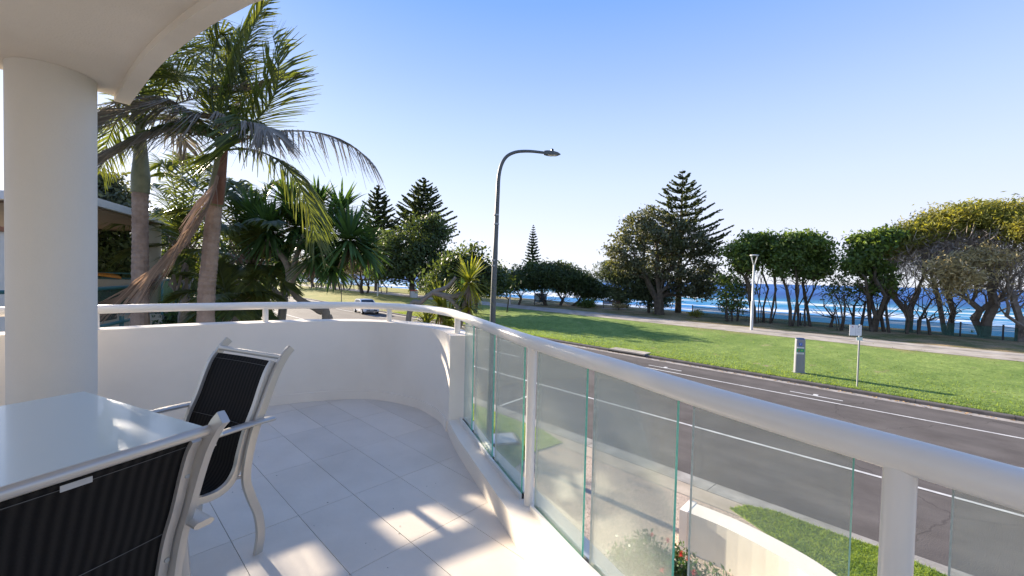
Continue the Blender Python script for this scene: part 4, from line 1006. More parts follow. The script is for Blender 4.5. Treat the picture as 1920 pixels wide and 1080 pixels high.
for (q, dd, L_, mt, wd, dr2, bn) in (
   (((418, 280), (500, 235), (630, 225), (690, 300)), (0, -.2, -.5, -.6), .52, 'palmgrey', (.1, 0, -.1), 1.1, .8),
   (((420, 282), (510, 265), (575, 320), (590, 445)), (0, -.3, -.6, -.8), .55, 'palm', (.1, 0, -.1), .8, .8),
   (((412, 275), (425, 160), (465, 70), (500, -5)), (0, 0, .1, .1), .60, 'palm', (.4, 0, 0), .2, 1),
   (((412, 275), (480, 230), (550, 190), (512, 70)), (0, -.2, -.4, -.4), .72, 'palm', (.35, 0, 0), .1, 1),
   (((412, 275), (370, 120), (425, -30), (432, 140)), (0, .1, .2, .1), .85, 'palm', (.1, 0, -.4), .6, .7),
   (((412, 270), (430, 190), (390, 200), (185, 292)), (0, -.2, -.6, -1.1), .55, 'palmgrey', (-.25, 0, -.35), .6, .8),
   (((412, 270), (500, 170), (490, 260), (400, 292)), (0, -.4, -.8, -.9), .55, 'palm', (-.45, 0, -.15), .5, .8),
   (((412, 270), (400, 170), (350, 120), (320, 150)), (0, .2, .5, .8), .75, 'palm', (.2, 0, 0), .3, 1),
   (((412, 272), (440, 200), (480, 150), (530, 150)), (0, .3, .7, 1.0), .65, 'palmgrey', (.4, 0, 0), .3, 1),
   (((412, 272), (430, 150), (440, 90), (470, 60)), (0, .5, .9, 1.2), .8, 'palm', (.3, 0, 0), .2, 1),
   (((412, 272), (380, 230), (330, 230), (260, 262)), (0, -.4, -.7, -.9), .6, 'palm', (-.1, 0, 0), .6, 1),
   (((412, 272), (360, 180), (270, 175), (188, 235)), (0, -.2, -.5, -.8), .7, 'palmgrey', (-.3, 0, -.2), .5, .9),
   (((412, 272), (370, 225), (300, 235), (200, 300)), (0, -.4, -.8, -1.2), .7, 'palmgrey', (-.35, 0, -.15), .6, .8),
   (((412, 272), (400, 150), (450, 70), (488, 25)), (0, .3, .5, .7), .7, 'palm', (.4, 0, 0), .2, 1),
   (((412, 272), (470, 205), (520, 240), (495, 250)), (0, -.5, -.8, -1.0), .5, 'palmgrey', (.2, 0, -.3), .6, .8)):
    frond(fp(*q, DB, dd), L_, M[mt], pb, BB, wind=wd, droop=dr2, bunch=bn, n=70)
frond([pxp(408, 330, DB-.25), pxp(392, 400, DB-.4), pxp(345, 500, DB-.6), pxp(215, 570, DB-.8)], 1.0, M['palmdead'], pb, BB, n=90, w_=.028, droop=.35, ang=34, bunch=.9, rach=.03, name='dead_frond', bare_=.05)
# short palms further back
def small_palm(label, px, trunk_top, base_y, D, fronds, L_=.55, trunk_r=.12, boots=True, mt='palm'):
    B = aty(px, base_y, D); B[2] = -3.05
    r_ = empty('short_palm', B, label, 'palm', 'short feather palms behind the tall palms'); tp = pxp(*trunk_top, D)
    palm_trunk(r_, B, [B, B+(tp-B)*.5, tp], [trunk_r*1.2, trunk_r, trunk_r*1.1], M['ptrunk'], B)
    if boots:
        mb = MB()
        for i in range(14):
            a = i*2.4; d = np.array([math.cos(a), math.sin(a), 1.1]); q = tp-np.array([0, 0, .5-.05*i*.9]); mb.tube([q, q+d*.22, q+d*.5+np.array([0, 0, .15])], [.045, .03, .012], 5)
        mb.build('leaf_bases', M['palmdead'], r_, loc=B, kind='stuff')
    for e in fronds:
        ex, ey, off = e; lift = rng.uniform(40, 70); c1_ = (trunk_top[0]+(ex-trunk_top[0])*.25, min(trunk_top[1], ey)-lift*.3+(trunk_top[1]-min(trunk_top[1], ey))*.4); c2_ = (trunk_top[0]+(ex-trunk_top[0])*.75, ey-lift*.35)
        frond(fp(trunk_top, c1_, c2_, (ex, ey), D, (0, off*.3, off*.7, off)), L_*rng.uniform(.85, 1.15), M[mt], r_, B, n=48, droop=.45, w_=.055)
small_palm('short feather palm with brown leaf bases right of the leaning tall palm', 472, (470, 500), 620, 10.5, [(300, 330, 1), (350, 300, 0), (395, 345, .5), (440, 345, 1), (520, 350, .5), (575, 400, 0), (590, 470, -.5), (330, 400, -.5), (330, 480, 0), (380, 560, -1), (540, 540, -.8), (420, 430, -1.5), (510, 420, -1.5), (470, 360, 1.5), (480, 580, -1.2), (560, 440, .8)], .6, .12)
small_palm('feather palm behind the neighbouring balcony, fronds arching over the roof edge', 345, (345, 470), 640, 14, [(230, 420, 0), (270, 350, .5), (300, 310, 0), (340, 300, .5), (390, 320, 0), (440, 370, 0), (460, 440, 0), (240, 480, -.5), (280, 540, -.5), (420, 520, -.5), (370, 560, -1), (310, 400, -1.5), (390, 400, -1)], .8, .16)
small_palm('low shaded feather palm between the trunks close to the parapet', 430, (425, 570), 660, 9.5, [(330, 560, 0), (350, 520, .5), (400, 500, 0), (450, 510, .5), (520, 560, 0), (360, 600, -.5), (500, 600, -.5), (440, 590, -1), (400, 560, -1.2)], .5, .09, False)
# --- pandanus tree with strap leaves
def pandanus(label, base, branches, heads, D, L_, w_, lm, n=80, group=None, bark='bark2', dead=True):
    root = empty('pandanus_tree', base, label, 'pandanus', group)
    for pts, rs in branches:
        mb = MB(); C = catmull(pts, 8); mb.tube(C, list(np.interp(np.linspace(0, 1, len(C)), np.linspace(0, 1, len(rs)), rs)), 10); mb.build('branch', M[bark], root, loc=base, smooth=True)
    for (px, py, off, sc, mt) in heads:
        c = pxp(px, py, D+off); mb = MB(); rosette(mb, c, int(n*sc), L_*sc, w_, -55, 72, .22, 4); mb.build('leaf_rosette', M[mt or lm], root, loc=base)
        if dead:
            mb = MB(); rosette(mb, c-np.array([0, 0, .05]), 16, L_*sc*.7, w_*.7, -88, -50, .15, 3); mb.build('dead_leaves', M['palmdead'], root, loc=base)
    return root
D = 10.0; Bp = pxp(605, 640, D); Bp[2] = -3.05
q = lambda x, y, o=0: pxp(x, y, D+o)
pandanus('large screw pine with big dark green leaf heads and a crooked grey trunk', Bp,
  [([Bp, q(612, 606), q(598, 582), q(560, 560), q(543, 535)], [.12, .10, .09, .08, .075]), ([q(612, 615), q(618, 600), q(617, 590)], [.08, .08, .06]), ([q(543, 535), q(560, 505), q(600, 490), q(635, 470)], [.09, .08, .07, .06]), ([q(543, 535), q(540, 500), q(520, 470), q(500, 450)], [.09, .08, .06, .05]), ([q(548, 520), q(556, 480), q(570, 440)], [.08, .06, .05])],
  [(655, 450, -.4, 1.0, None), (688, 468, -.1, .7, None), (610, 435, .2, .95, None), (560, 425, .5, .95, None), (505, 435, .2, .95, None), (640, 395, .5, .8, None), (595, 385, .6, .75, None), (590, 480, -.4, .8, None), (540, 380, .9, .8, None), (625, 500, -.3, .6, None), (530, 490, .6, .8, None), (475, 405, .8, .8, None)], D, 1.02, .085, 'pandan', n=210)
D2 = 8.0; By = pxp(748, 650, D2); By[2] = -3.05
q = lambda x, y, o=0: pxp(x, y, D2+o)
pandanus('leaning pandanus with yellow sunlit leaves and bare grey limbs beside the street lamp', By,
  [([By, q(765, 605), q(790, 566), q(812, 548)], [.065, .055, .05, .045]), ([q(812, 548), q(838, 538), q(855, 520)], [.05, .04, .03]), ([q(812, 548), q(845, 556), q(872, 548), q(880, 530)], [.055, .05, .05, .04]), ([q(815, 548), q(845, 562), q(868, 590)], [.05, .045, .04]), ([q(880, 530, .1), q(870, 580, .1), q(855, 625, .2), q(850, 680, .2)], [.05, .07, .08, .10])],
  [(880, 528, 0, .85, 'pandany'), (825, 575, .5, .95, 'pandany'), (840, 600, .3, .85, 'pandany'), (870, 560, .3, .7, 'pandan'), (800, 610, .3, .6, 'pandany'), (880, 575, 0, .5, 'pandany')], D2, .70, .042, 'pandany', n=120)
# other small trunks seen under the rail
for px, D, r_, lb in ((527, 12, .12, 'bare upright trunk standing on the pavement left of the crooked screw pine'), (342, 10, .11, 'dark leaning trunk in the garden between the tall palms'), (440, 11, .10, 'dark slanted trunk right of the leaning tall palm')):
    B = aty(px, 640, D); B[2] = -3.05; rt = empty('tree_trunk', B, lb, 'tree trunk')
    G = Graph([[B, aty(px+1, 600, D), aty(px+6, 560, D), aty(px+8, 500, D)]])
    for _ in range(8): G.grow(aty(px+rng.normal(0, 16), rng.uniform(480, 545), D+rng.normal(0, .5)), .2)
    mb = MB(); G.mesh(mb, r_); mb.build('trunk', M['bark2'], rt, loc=B, smooth=True)
# flowering shrub under the balcony
B = atz(1215, 1075, -3.02); sh_ = [(1215, 1050, 52, 34), (1180, 1060, 30, 26), (1255, 1085, 40, 30), (1320, 1100, 40, 26), (1290, 1060, 12, 16)]
root = empty('flowering_shrub', B, 'leafy green shrub with red brush flowers against the white garden wall', 'shrub')
E__ = [(atz(px, py, -2.55), (rx/FPX*5.2, .35, ry/FPX*5.2)) for px, py, rx, ry in sh_]
pts = ell_pts(E__, 150, .4); G = Graph([[B-np.array([0, 0, .1]), B+np.array([0, 0, .25])]])
for p in pts: G.grow(p)
mb = MB(); G.mesh(mb, .03, rmin=.004); mb.build('stems', M['bark'], root, loc=B)
mb = MB(); leaves(mb, pts, 26, (.07, .07, .06), .075, .4, .4); mb.build('crown', M['shrub'], root, loc=B)
for px, py in ((1277, 1040), (1290, 1050), (1242, 1072), (1222, 1005), (1252, 1015), (1300, 1075)):
    c = atz(px, py, -2.35); mb = MB(); rosette(mb, c, 60, .055, .006, -10, 88, .1, 1); mb.build('flower', M['red'], root, loc=B)

# ------------------------------------------------------------------ street furniture
def text_mesh(body, size, mt, parent, loc, rot, ext=.001, name='lettering'):
    cu = bpy.data.curves.new('t', 'FONT'); cu.body = body; cu.size = size; cu.extrude = ext; cu.align_x = 'CENTER'; cu.align_y = 'CENTER'
    o = bpy.data.objects.new('t', cu); COL.objects.link(o); dg = bpy.context.evaluated_depsgraph_get(); me = bpy.data.meshes.new_from_object(o.evaluated_get(dg)); bpy.data.objects.remove(o)
    me.materials.clear(); me.materials.append(mt); r_ = bpy.data.objects.new(name, me); COL.objects.link(r_); r_.parent = parent; r_.location = loc; r_.rotation_euler = rot; return r_
# street lamp
LB = atz(917, 842, -3.0)
lp = empty('street_lamp', LB, 'tall grey street lamp with a curved arm on the near verge', 'street lamp'); D = LB[1]
path = catmull([LB, pxp(921, 700, D), pxp(925, 560, D), pxp(930, 440, D), pxp(933, 370, D), pxp(936, 325, D), pxp(946, 298, D), pxp(964, 286, D), pxp(990, 283.5, D), pxp(1022, 286.5, D)], 6)
mb = MB(); mb.tube(path, list(np.interp(np.linspace(0, 1, len(path)), [0, .3, .31, .6, 1], [.085, .065, .058, .045, .033])), 14); mb.build('pole', M['polegrey'], lp, loc=LB, smooth=True)
a_ = pxp(1020, 286.5, D); b_ = pxp(1051, 289.5, D); d_ = b_-a_
mb = MB(); mb.tube([a_, a_+d_*.15, a_+d_*.45, a_+d_*.8, b_], [(.04, .045), (.075, .05), (.10, .05), (.07, .035), (.01, .01)], 12, flat=(0, 0, 1)); mb.build('lamp_head', M['polegrey'], lp, loc=LB, smooth=True)
mb = MB(); c_ = a_+d_*.5; mb.tube([c_+np.array([0, 0, .03]), c_+np.array([0, 0, .10]), c_+np.array([0, 0, .12])], [.035, .035, .02], 10); mb.build('light_sensor', M['dark'], lp, loc=LB)
mb = MB(); c_ = a_+d_*.5; mb.box((c_[0], c_[1], c_[2]-.045), (.22, .12, .012)); mb.build('lens', M['white'], lp, loc=LB)
for py in (403, 420, 488, 498):
    c_ = pxp(930.5 if py < 450 else 926.5, py, D); mb = MB(); mb.tube([c_-np.array([0, 0, .02]), c_+np.array([0, 0, .02])], .072, 12); mb.build('clamp_band', M['steel'], lp, loc=LB)
mb = MB(); mb.box((LB[0], LB[1], LB[2]+.02), (.32, .32, .03)); mb.build('base_plate', M['steel'], lp, loc=LB)
# path lamps
def path_lamp(px, base, top, label, hd=.32):
    B = ong(px, base); D = B[1]; h = aty(px, top, D)[2]-B[2]
    r_ = empty('path_lamp', B, label, 'path lamp', 'slim park lamps beside the gravel path')
    mb = MB(); mb.tube([(0, 0, 0), (0, 0, h*.38), (0, 0, h*.39), (0, 0, h-.75)], [.10, .10, .075, .07], 14); mb.build('pole', M['palesteel'], r_, smooth=True)
    for i in range(4):
        a = i*math.pi/2+.4; mb = MB(); mb.tube([(.04*math.cos(a), .04*math.sin(a), h-.8), (hd*.9*math.cos(a), hd*.9*math.sin(a), h-.06)], .022, 6); mb.build('arm', M['palesteel'], r_)
    mb = MB(); mb.tube([(0, 0, h-.07), (0, 0, h-.04), (0, 0, h), (0, 0, h+.03)], [hd*.85, hd, hd*.95, hd*.4], 24); mb.build('lamp_disc', M['palesteel'], r_, smooth=True)
    return r_
path_lamp(1409, 619, 478, 'pale path lamp with a forked disc head standing on the open lawn edge')
path_lamp(956, 571, 505, 'path lamp in front of the pandanus thicket', .3)
path_lamp(708, 555, 498, 'leftmost path lamp between the casuarina trunks', .3)
B = ong(640, 568); r_ = empty('signpost', B, 'thin dark bare signpost on the far lawn left of the white car', 'post')
mb = MB(); mb.tube([(0, 0, -.2), (0, 0, aty(640, 526, B[1])[2]-B[2])], .05, 8); mb.build('pole', M['dark'], r_)
# parking machine
B = ong(1498, 699); D = B[1]; k = D/FPX
pm = empty('parking_machine', B, 'grey ticket machine pillar with blue and green labels on the lawn', 'parking machine', rz=R(-14)); h = aty(1498, 634, D)[2]-B[2]
mb = MB(); w0, d0 = .44, .26
prof_ = []
for z, ww, dd_, oy in ((0, w0, d0, 0), (h*.5, w0*.98, d0, .0), (h*.9, w0*.94, d0*.92, .0)):
    pts = []
    for i in range(16):
        a = 2*math.pi*i/16; x, y = math.copysign(abs(math.cos(a))**.55, math.cos(a))*ww/2, math.copysign(abs(math.sin(a))**.55, math.sin(a))*dd_/2
        pts.append((x, y+oy, z))
    prof_.append(pts)
tp = [(x*.96, y*.9, h*.985+(y)*.32) for x, y, z in prof_[-1]]
prof_.append(tp); vs = sum(prof_, []); fs = [(i*16+j, i*16+(j+1) % 16, (i+1)*16+(j+1) % 16, (i+1)*16+j) for i in range(3) for j in range(16)]+[tuple(48+j for j in range(16))]
mb.add(vs, fs); mb.build('pillar', M['palesteel'] if 0 else mat('machine_grey', (.24, .24, .26), .45, .05, 3), pm, smooth=True)
mb = MB(); mb.add([(x*.72, y*.6, z+.006+y*-.0) for x, y, z in [(-w0/2, -d0/2, h*.985-.32*d0*.27), (w0/2, -d0/2, h*.985-.32*d0*.27), (w0/2, d0/2, h*.985+.32*d0*.27), (-w0/2, d0/2, h*.985+.32*d0*.27)]], [(0, 1, 2, 3)]); mb.build('solar_panel', mat('solar', (.01, .02, .06), .2), pm)
mb = MB(); mb.box((0, 0, .02), (w0+.06, d0+.06, .04)); mb.build('base', M['steel'], pm)
fy = -d0/2-.008
def lab(x, z, w_, h_, mt, name='label_panel', dy=0.): 
    mb = MB(); mb.box((x, fy-dy, z), (w_, .008, h_)); return mb.build(name, mt, pm)
blue = mat('blue_print', (.03, .12, .50), .5); grn = mat('green_print', (.03, .32, .14), .5); redp = mat('red_print', (.6, .06, .05), .5)
lab(-.03, h*.835, .13, .13, blue); text_mesh('P', .11, M['white'], pm, (-.03, fy-.006, h*.835), (R(90), 0, 0))
lab(-.03, h*.735, .30, .055, M['white']); lab(-.03, h*.66, .32, .15, grn); lab(-.03, h*.572, .29, .07, M['white'])
mb = MB(); mb.add([(-.13, fy-.006, h*.63), (-.05, fy-.006, h*.63), (-.09, fy-.006, h*.685)], [(0, 1, 2)]); mb.build('red_mark', redp, pm); lab(.03, h*.66, .07, .06, mat('lime_print', (.25, .45, .08), .5), 'lime_mark', .004)
for i in range(3): lab(-.03, h*(.565+.008*i), .22, .006, M['steel'], 'print_line', .003)
lab(.15, h*.66, .03, .12, M['steel'], 'coin_slot')
# parking sign
B = ong(1607, 725); D = B[1]; h = aty(1607, 608, D)[2]-B[2]; k = D/FPX
ps = empty('parking_sign', B, 'white parking sign on a thin steel pole beside the grey ticket machine', 'sign', rz=R(-8))
mb = MB(); mb.tube([(0, 0, -.2), (0, 0, h)], .032, 12); mb.build('pole', M['steel'], ps, smooth=True)
w_, hh = 20.5*k, 20*k
mb = MB(); mb.box((-w_/2+.05, -.042, h-hh/2-.03), (w_, .008, hh)); mb.build('sign_panel', M['white'], ps)
mb = MB(); mb.box((-.02, -.042, h-hh-.16), (10.5*k, .008, 6*k)); mb.build('small_panel', mat('pale_green_print', (.62, .74, .64), .5), ps)
pc = -w_/2+.05
text_mesh('P', .13, M['dark'], ps, (pc+w_*.24, -.048, h-.11), (R(90), 0, 0)); text_mesh('A', .10, redp, ps, (pc-w_*.25, -.048, h-.11), (R(90), 0, 0))
mb = MB(); mb.box((pc, -.0475, h-hh/2-.03), (.006, .002, hh*.9)); mb.build('divider', M['steel'], ps)
mb = MB(); gt = mat('grey_print', (.45, .45, .45), .6)
for i, z in enumerate((.20, .24, .31, .35)): mb.box((pc+w_*.24, -.0475, h-z), (w_*.30-(i % 2)*.05, .002, .008))
mb.build('print_line', gt, ps)
# bench on a pad
B = ong(1146, 579); k = B[1]/FPX
bn = empty('park_bench', B, 'dark timber park bench facing the sea beside the low hedge', 'bench', rz=R(-12)); W_ = 32*k
for i, z in enumerate((.48, .60, .72, .84)): mb = MB(); mb.box((0, -.24-.02*i, z+.1), (W_, .03, .095)); mb.build('back_slat', M['timber'], bn)
for i in range(4): mb = MB(); mb.box((0, -.12+.13*i, .45), (W_, .11, .03)); mb.build('seat_slat', M['palesteel'] if i == 1 else M['timber'], bn)
for sx in (-.44, .44):
    for y in (-.2, .28): mb = MB(); mb.box((sx*W_, y, .28 if y > 0 else .48), (.07, .07, .56 if y > 0 else .96)); mb.build('leg', M['timber'], bn)
    mb = MB(); mb.box((sx*W_, .04, .66), (.07, .56, .05)); mb.build('armrest', M['timber'], bn)
mb = MB(); mb.box((.3, .1, .03), (W_*1.4, 1.6, .08)); pad = mb.build('bench_pad', M['path']); pad.location = tuple(B); pad.rotation_euler = (0, 0, R(-12)); pad['kind'] = 'structure'
# notice board and the person reading it
B = ong(1013, 572); k = B[1]/FPX
nb = empty('notice_board', B, 'blue information board on two posts under the pandanus thicket', 'notice board'); W_ = 22*k
z0_ = 6*k; z1_ = 22*k
mb = MB(); mb.box((0, 0, (z0_+z1_)/2), (W_, .05, z1_-z0_)); mb.build('board_panel', mat('board_blue', (.22, .34, .46), .5, .1, 2), nb)
for sx in (-.5, .5): mb = MB(); mb.box((sx*W_, 0, z1_/2), (.09, .09, z1_)); mb.build('post', M['dark'], nb)
for sx in (-.25, .25): mb = MB(); mb.box((sx*W_, -.03, (z0_+z1_)/2), (W_*.38, .012, (z1_-z0_)*.8)); mb.build('poster', mat('poster_print', (.45, .58, .66) if sx < 0 else (.20, .28, .40), .5, .3, 3), nb)
PB = B+np.array([.15, -1.0, 0]); PB[2] = gz(PB[0], PB[1])
def person(loc, rz):
    me = bpy.data.meshes.new('person'); V = [(0, 0, .95), (0, 0, 1.12), (0, .0, 1.34), (0, 0, 1.47), (0, .01, 1.56), (0, .02, 1.70),
         (-.10, 0, .90), (-.11, .02, .50), (-.11, -.02, .08), (-.11, .12, .04), (.10, 0, .90), (.11, .0, .50), (.12, -.02, .08), (.12, .12, .04),
         (-.19, 0, 1.38), (-.24, -.02, 1.12), (-.20, .10, .90), (.19, 0, 1.38), (.24, -.02, 1.12), (.20, .10, .90)]
    Ed = [(0, 1), (1, 2), (2, 3), (3, 4), (4, 5), (0, 6), (6, 7), (7, 8), (8, 9), (0, 10), (10, 11), (11, 12), (12, 13), (2, 14), (14, 15), (15, 16), (2, 17), (17, 18), (18, 19)]
    Rr = [.15, .14, .16, .07, .09, .095, .10, .065, .045, .04, .10, .065, .045, .04, .06, .045, .035, .06, .045, .035]
    me.from_pydata(V, Ed, []); o = bpy.data.objects.new('person', me); COL.objects.link(o)
    sk = o.modifiers.new('skin', 'SKIN'); o.modifiers.new('sub', 'SUBSURF').levels = 1
    for i, r_ in enumerate(Rr): me.skin_vertices[0].data[i].radius = (r_, r_*.75)
    me.skin_vertices[0].data[0].use_root = True
    dg = bpy.context.evaluated_depsgraph_get(); m2 = bpy.data.meshes.new_from_object(o.evaluated_get(dg)); bpy.data.objects.remove(o)
    m2.materials.clear(); skin = mat('skin', (.42, .26, .18), .6); m2.materials.append(skin); cl = mat('dark_clothes', (.03, .035, .045), .8); m2.materials.append(cl); hr = mat('dark_hair', (.02, .015, .012), .7); m2.materials.append(hr)
    for p in m2.polygons:
        c = p.center; p.material_index = 1 if (c.z < 1.45 and not (abs(c.x) > .17 and c.z < 1.15)) else (2 if c.z > 1.66 or (c.z > 1.5 and c.y < 0) else 0)
    m2.shade_smooth(); o = bpy.data.objects.new('person', m2); COL.objects.link(o); o.location = tuple(loc); o.rotation_euler = (0, 0, rz); return o
tag(person(PB, R(0)), 'person in dark clothes standing in front of the information board', 'person')
# bin enclosure
B = ong(776, 558); k = B[1]/FPX; bc = empty('bin_enclosure', B, 'grey slatted bin enclosure with red tops under the dark evergreen', 'bin enclosure', rz=R(-15)); W_ = 13*k; H_ = 12*k
mb = MB(); mb.box((0, 0, H_/2), (W_*.94, W_*.6, H_*.96)); mb.build('box', M['steel'], bc)
for i in range(8): mb = MB(); mb.box(((i-1.5)*W_/8, -W_*.31, H_/2), (W_/11, .04, H_)); mb.build('slat', M['palesteel'], bc)
for sx in (-.25, .25): mb = MB(); mb.box((sx*W_, 0, H_+.1), (W_*.4, W_*.5, .2)); mb.build('lid', mat('bin_lid_red', (.35, .06, .03), .5), bc)
# little posts along the far path
for i, px in enumerate(range(584, 640, 9)):
    B = ong(px, 538+i*.9); B = ong(px, 540); mb = MB(); mb.tube([(0, 0, -.1), (0, 0, 1.0), (0, 0, 1.06)], [.13, .13, .08], 8); o = mb.build('bollard', M['bark2']); o.location = tuple(B)
    tag(o, 'short timber bollard by the far path, %s from the left' % ('first', 'second', 'third', 'fourth', 'fifth', 'sixth', 'seventh')[i], 'bollard', 'timber bollards by the far path')
# green shade cloth fence
fp_ = [ong(px, py) for px, py in ((1298, 592), (1360, 597), (1430, 604), (1500, 610), (1560, 614), (1640, 620), (1720, 625), (1800, 631), (1880, 638), (1940, 643), (2030, 650))]
fe = empty('shade_cloth_fence', fp_[0], 'low green shade cloth fence on posts along the crest', 'fence')
def cloth():
    Mx = mat('green_shade_cloth', (.03, .11, .085), .8, .2, 2); n = Mx.node_tree; L = n.links; o_ = n.nodes['Material Output']; tr = n.nodes.new('ShaderNodeBsdfTransparent'); mx = n.nodes.new('ShaderNodeMixShader'); mx.inputs[0].default_value = .62
    L.new(tr.outputs[0], mx.inputs[1]); L.new(n.nodes['Principled BSDF'].outputs[0], mx.inputs[2]); L.new(mx.outputs[0], o_.inputs[0]); return Mx
cm = cloth(); hf = .95
for a, b in zip(fp_[:-1], fp_[1:]):
    mb = MB(); N_ = 5; vs = []
    for i in range(N_+1):
        p = a+(b-a)*i/N_; sag = -.06*math.sin(math.pi*i/N_); vs += [(p[0], p[1], p[2]-.05), (p[0]+.02*math.sin(i), p[1], p[2]+hf+sag)]
    mb.add(vs, [(2*i, 2*i+2, 2*i+3, 2*i+1) for i in range(N_)]); mb.build('cloth_panel', cm, fe, loc=fp_[0])
    mb = MB(); mb.tube([(vs[2*i+1]) for i in range(N_+1)], .02, 5); mb.build('top_wire', M['dark'], fe, loc=fp_[0])
for a in fp_: mb = MB(); mb.tube([a-np.array([0, 0, .1]), a+np.array([0, 0, hf+.12])], .05, 8); mb.build('post', M['dark'], fe, loc=fp_[0])

# ------------------------------------------------------------------ white car
def car(loc, rz):
    c = empty('parked_car', loc, 'small white hatchback standing on the far side of the road', 'car', rz=rz)
    paint = mat('white_car_paint', (.62, .64, .67), .25, .02, 1, coat=.6); glass = mat('car_window_glass', (.02, .025, .03), .08); chrome = mat('car_grille', (.08, .08, .09), .4)
    # x forward, sections across
    L_ = 3.95; Wd = .84
    prof_top = [(-1.95, .55), (-1.95, .80), (-1.85, .98), (-1.45, 1.43), (-1.1, 1.49), (-.3, 1.50), (.25, 1.44), (.95, 1.02), (1.5, .92), (1.85, .78), (1.97, .60), (1.97, .35)]
    def width(x, z):
        base = Wd*(1-.10*max(0, (abs(x)-1.2)/.8)**2); return base*(1-.22*max(0, (z-.92)/.6)) if z > .92 else base*(1-.06*max(0, (.5-z)/.3))
    mb = MB(); rows = []
    for x, z in prof_top:
        rows.append([(x, -width(x, z), z), (x, -width(x, z)*.55, z+.02), (x, 0, z+.03), (x, width(x, z)*.55, z+.02), (x, width(x, z), z)])
    vs = sum(rows, []); n = 5; mb.add(vs, [(i*n+k, (i+1)*n+k, (i+1)*n+k+1, i*n+k+1) for i in range(len(rows)-1) for k in range(4)])
    for sy in (-1, 1):   # sides: lower body with wheel arches, then upper
        low = [(-1.95, .35), (-1.62, .30), (-1.55, .52), (-1.38, .66), (-1.12, .66), (-.95, .52), (-.88, .28), (.88, .28), (.95, .52), (1.12, .66), (1.38, .66), (1.55, .52), (1.62, .30), (1.97, .33)]
        belt = .93
        top = [(x, min(np.interp(x, [-1.95, -1.85, 1.0, 1.5, 1.85, 1.97], [.80, .95, .97, .92, .78, .60]), 1)) for x, z in low]
        vs = [(x, sy*width(x, z), z) for x, z in low]+[(x, sy*width(x, z), z) for x, z in top]; m_ = len(low)
        mb.add(vs, [(i, i+1, m_+i+1, m_+i) for i in range(m_-1)])
        up_ = [(-1.85, .95), (-1.45, 1.43), (-1.1, 1.49), (-.3, 1.50), (.25, 1.44), (1.0, .97)]
        mb.add([(x, sy*width(x, z), z) for x, z in up_], [tuple(range(6))])
    mb.box((0, 0, .32), (3.7, 1.4, .12)); mb.build('body', paint, c, smooth=True)
    for sy in (-1, 1):
        for quad in ([(-1.62, 1.0), (-1.36, 1.37), (-.98, 1.42), (-.95, 1.0)], [(-.86, 1.0), (-.88, 1.42), (-.30, 1.43), (-.25, 1.0)], [(-.17, 1.0), (-.22, 1.42), (.22, 1.37), (.78, 1.0)]):
            mb = MB(); mb.add([(x, sy*(width(x, z)+.012), z) for x, z in quad], [(0, 1, 2, 3)]); mb.build('side_window', glass, c)
        for x in (-1.25, 1.25):
            wc = bpy.data.objects.new('wheel', None); COL.objects.link(wc); wc.parent = c; wc.location = (x, sy*.76, .31)
            mb = MB(); mb.tube([(0, -.1, 0), (0, .1, 0)], .31, 24); mb.build('tyre', M['rubber'], wc, smooth=False)
            mb = MB(); mb.tube([(0, -.105, 0), (0, .105, 0)], .20, 12); mb.build('rim', M['palesteel'], wc)
        mb = MB(); mb.add([(1.955, sy*.45, .70), (1.90, sy*.78, .72), (1.80, sy*.80, .82), (1.88, sy*.45, .80)], [(0, 1, 2, 3)]); mb.build('headlight', mat('headlight_lens', (.7, .72, .75), .1), c)
        mb = MB(); mb.box((.72, sy*.93, 1.0), (.16, .16, .12)); mb.build('wing_mirror', paint, c)
    mb = MB(); mb.add([(.30, -.60, 1.455), (.98, -.70, 1.045), (.98, .70, 1.045), (.30, .60, 1.455)], [(0, 1, 2, 3)]); mb.build('windscreen', glass, c)
    mb = MB(); mb.add([(-1.88, -.6, 1.02), (-1.52, -.55, 1.40), (-1.52, .55, 1.40), (-1.88, .6, 1.02)], [(0, 1, 2, 3)]); mb.build('rear_window', glass, c)
    mb = MB(); mb.box((1.985, 0, .42), (.03, 1.1, .16)); mb.box((1.985, 0, .62), (.03, .7, .07)); mb.build('grille', chrome, c)
    mb = MB(); mb.box((2.0, 0, .50), (.02, .38, .09)); mb.build('number_plate', M['white'], c)
    return c
P = ong(686, 587); car(P, math.atan2(-.80, .60))

# ------------------------------------------------------------------ neighbouring house
D = 14.0; NB = np.array([-13, 14, -3.05])
nh = empty('neighbouring_house', NB, 'pale neighbouring house with a brown soffit, teal railings and round column', 'house')
mb = MB(); P1 = (-10.5, 10.3); P2 = (-12.35, 14.9)
rf = [P1, P2, (-19, 19.5), (-26, 14), (-20, 6.5)]
mb.prism(rf, 2.92, 3.12); rfo = mb.build('roof', M['palesteel'], nh, loc=NB)
mb = MB(); mb.prism([(-10.75, 10.6), (-12.4, 14.5), (-18.5, 19), (-25, 14), (-19.8, 7)], 2.86, 2.915); mb.build('soffit', M['brown'], nh, loc=NB)
cpos = aty(288, 560, D); mb = MB(); mb.tube([(cpos[0], cpos[1], -.3), (cpos[0], cpos[1], 2.86)], .20, 20, cap=False); mb.build('column', M['beige'], nh, loc=NB, smooth=True)
cp2 = aty(288, 600, D); mb = MB(); mb.tube([(cp2[0], cp2[1], -3.05), (cp2[0], cp2[1], -.72)], .22, 16, cap=False); mb.build('column', M['beige'], nh, loc=NB, smooth=True)
c1_ = aty(324, 584, D-.8); c2_ = aty(303, 590, D-1.4); 
slab = [tuple(aty(326, 570, D-.3)[:2]), tuple(aty(303, 590, D-1.9)[:2]), (-14.6, 10.5), (-20, 9.5), (-22, 16), (-13.5, 17)]
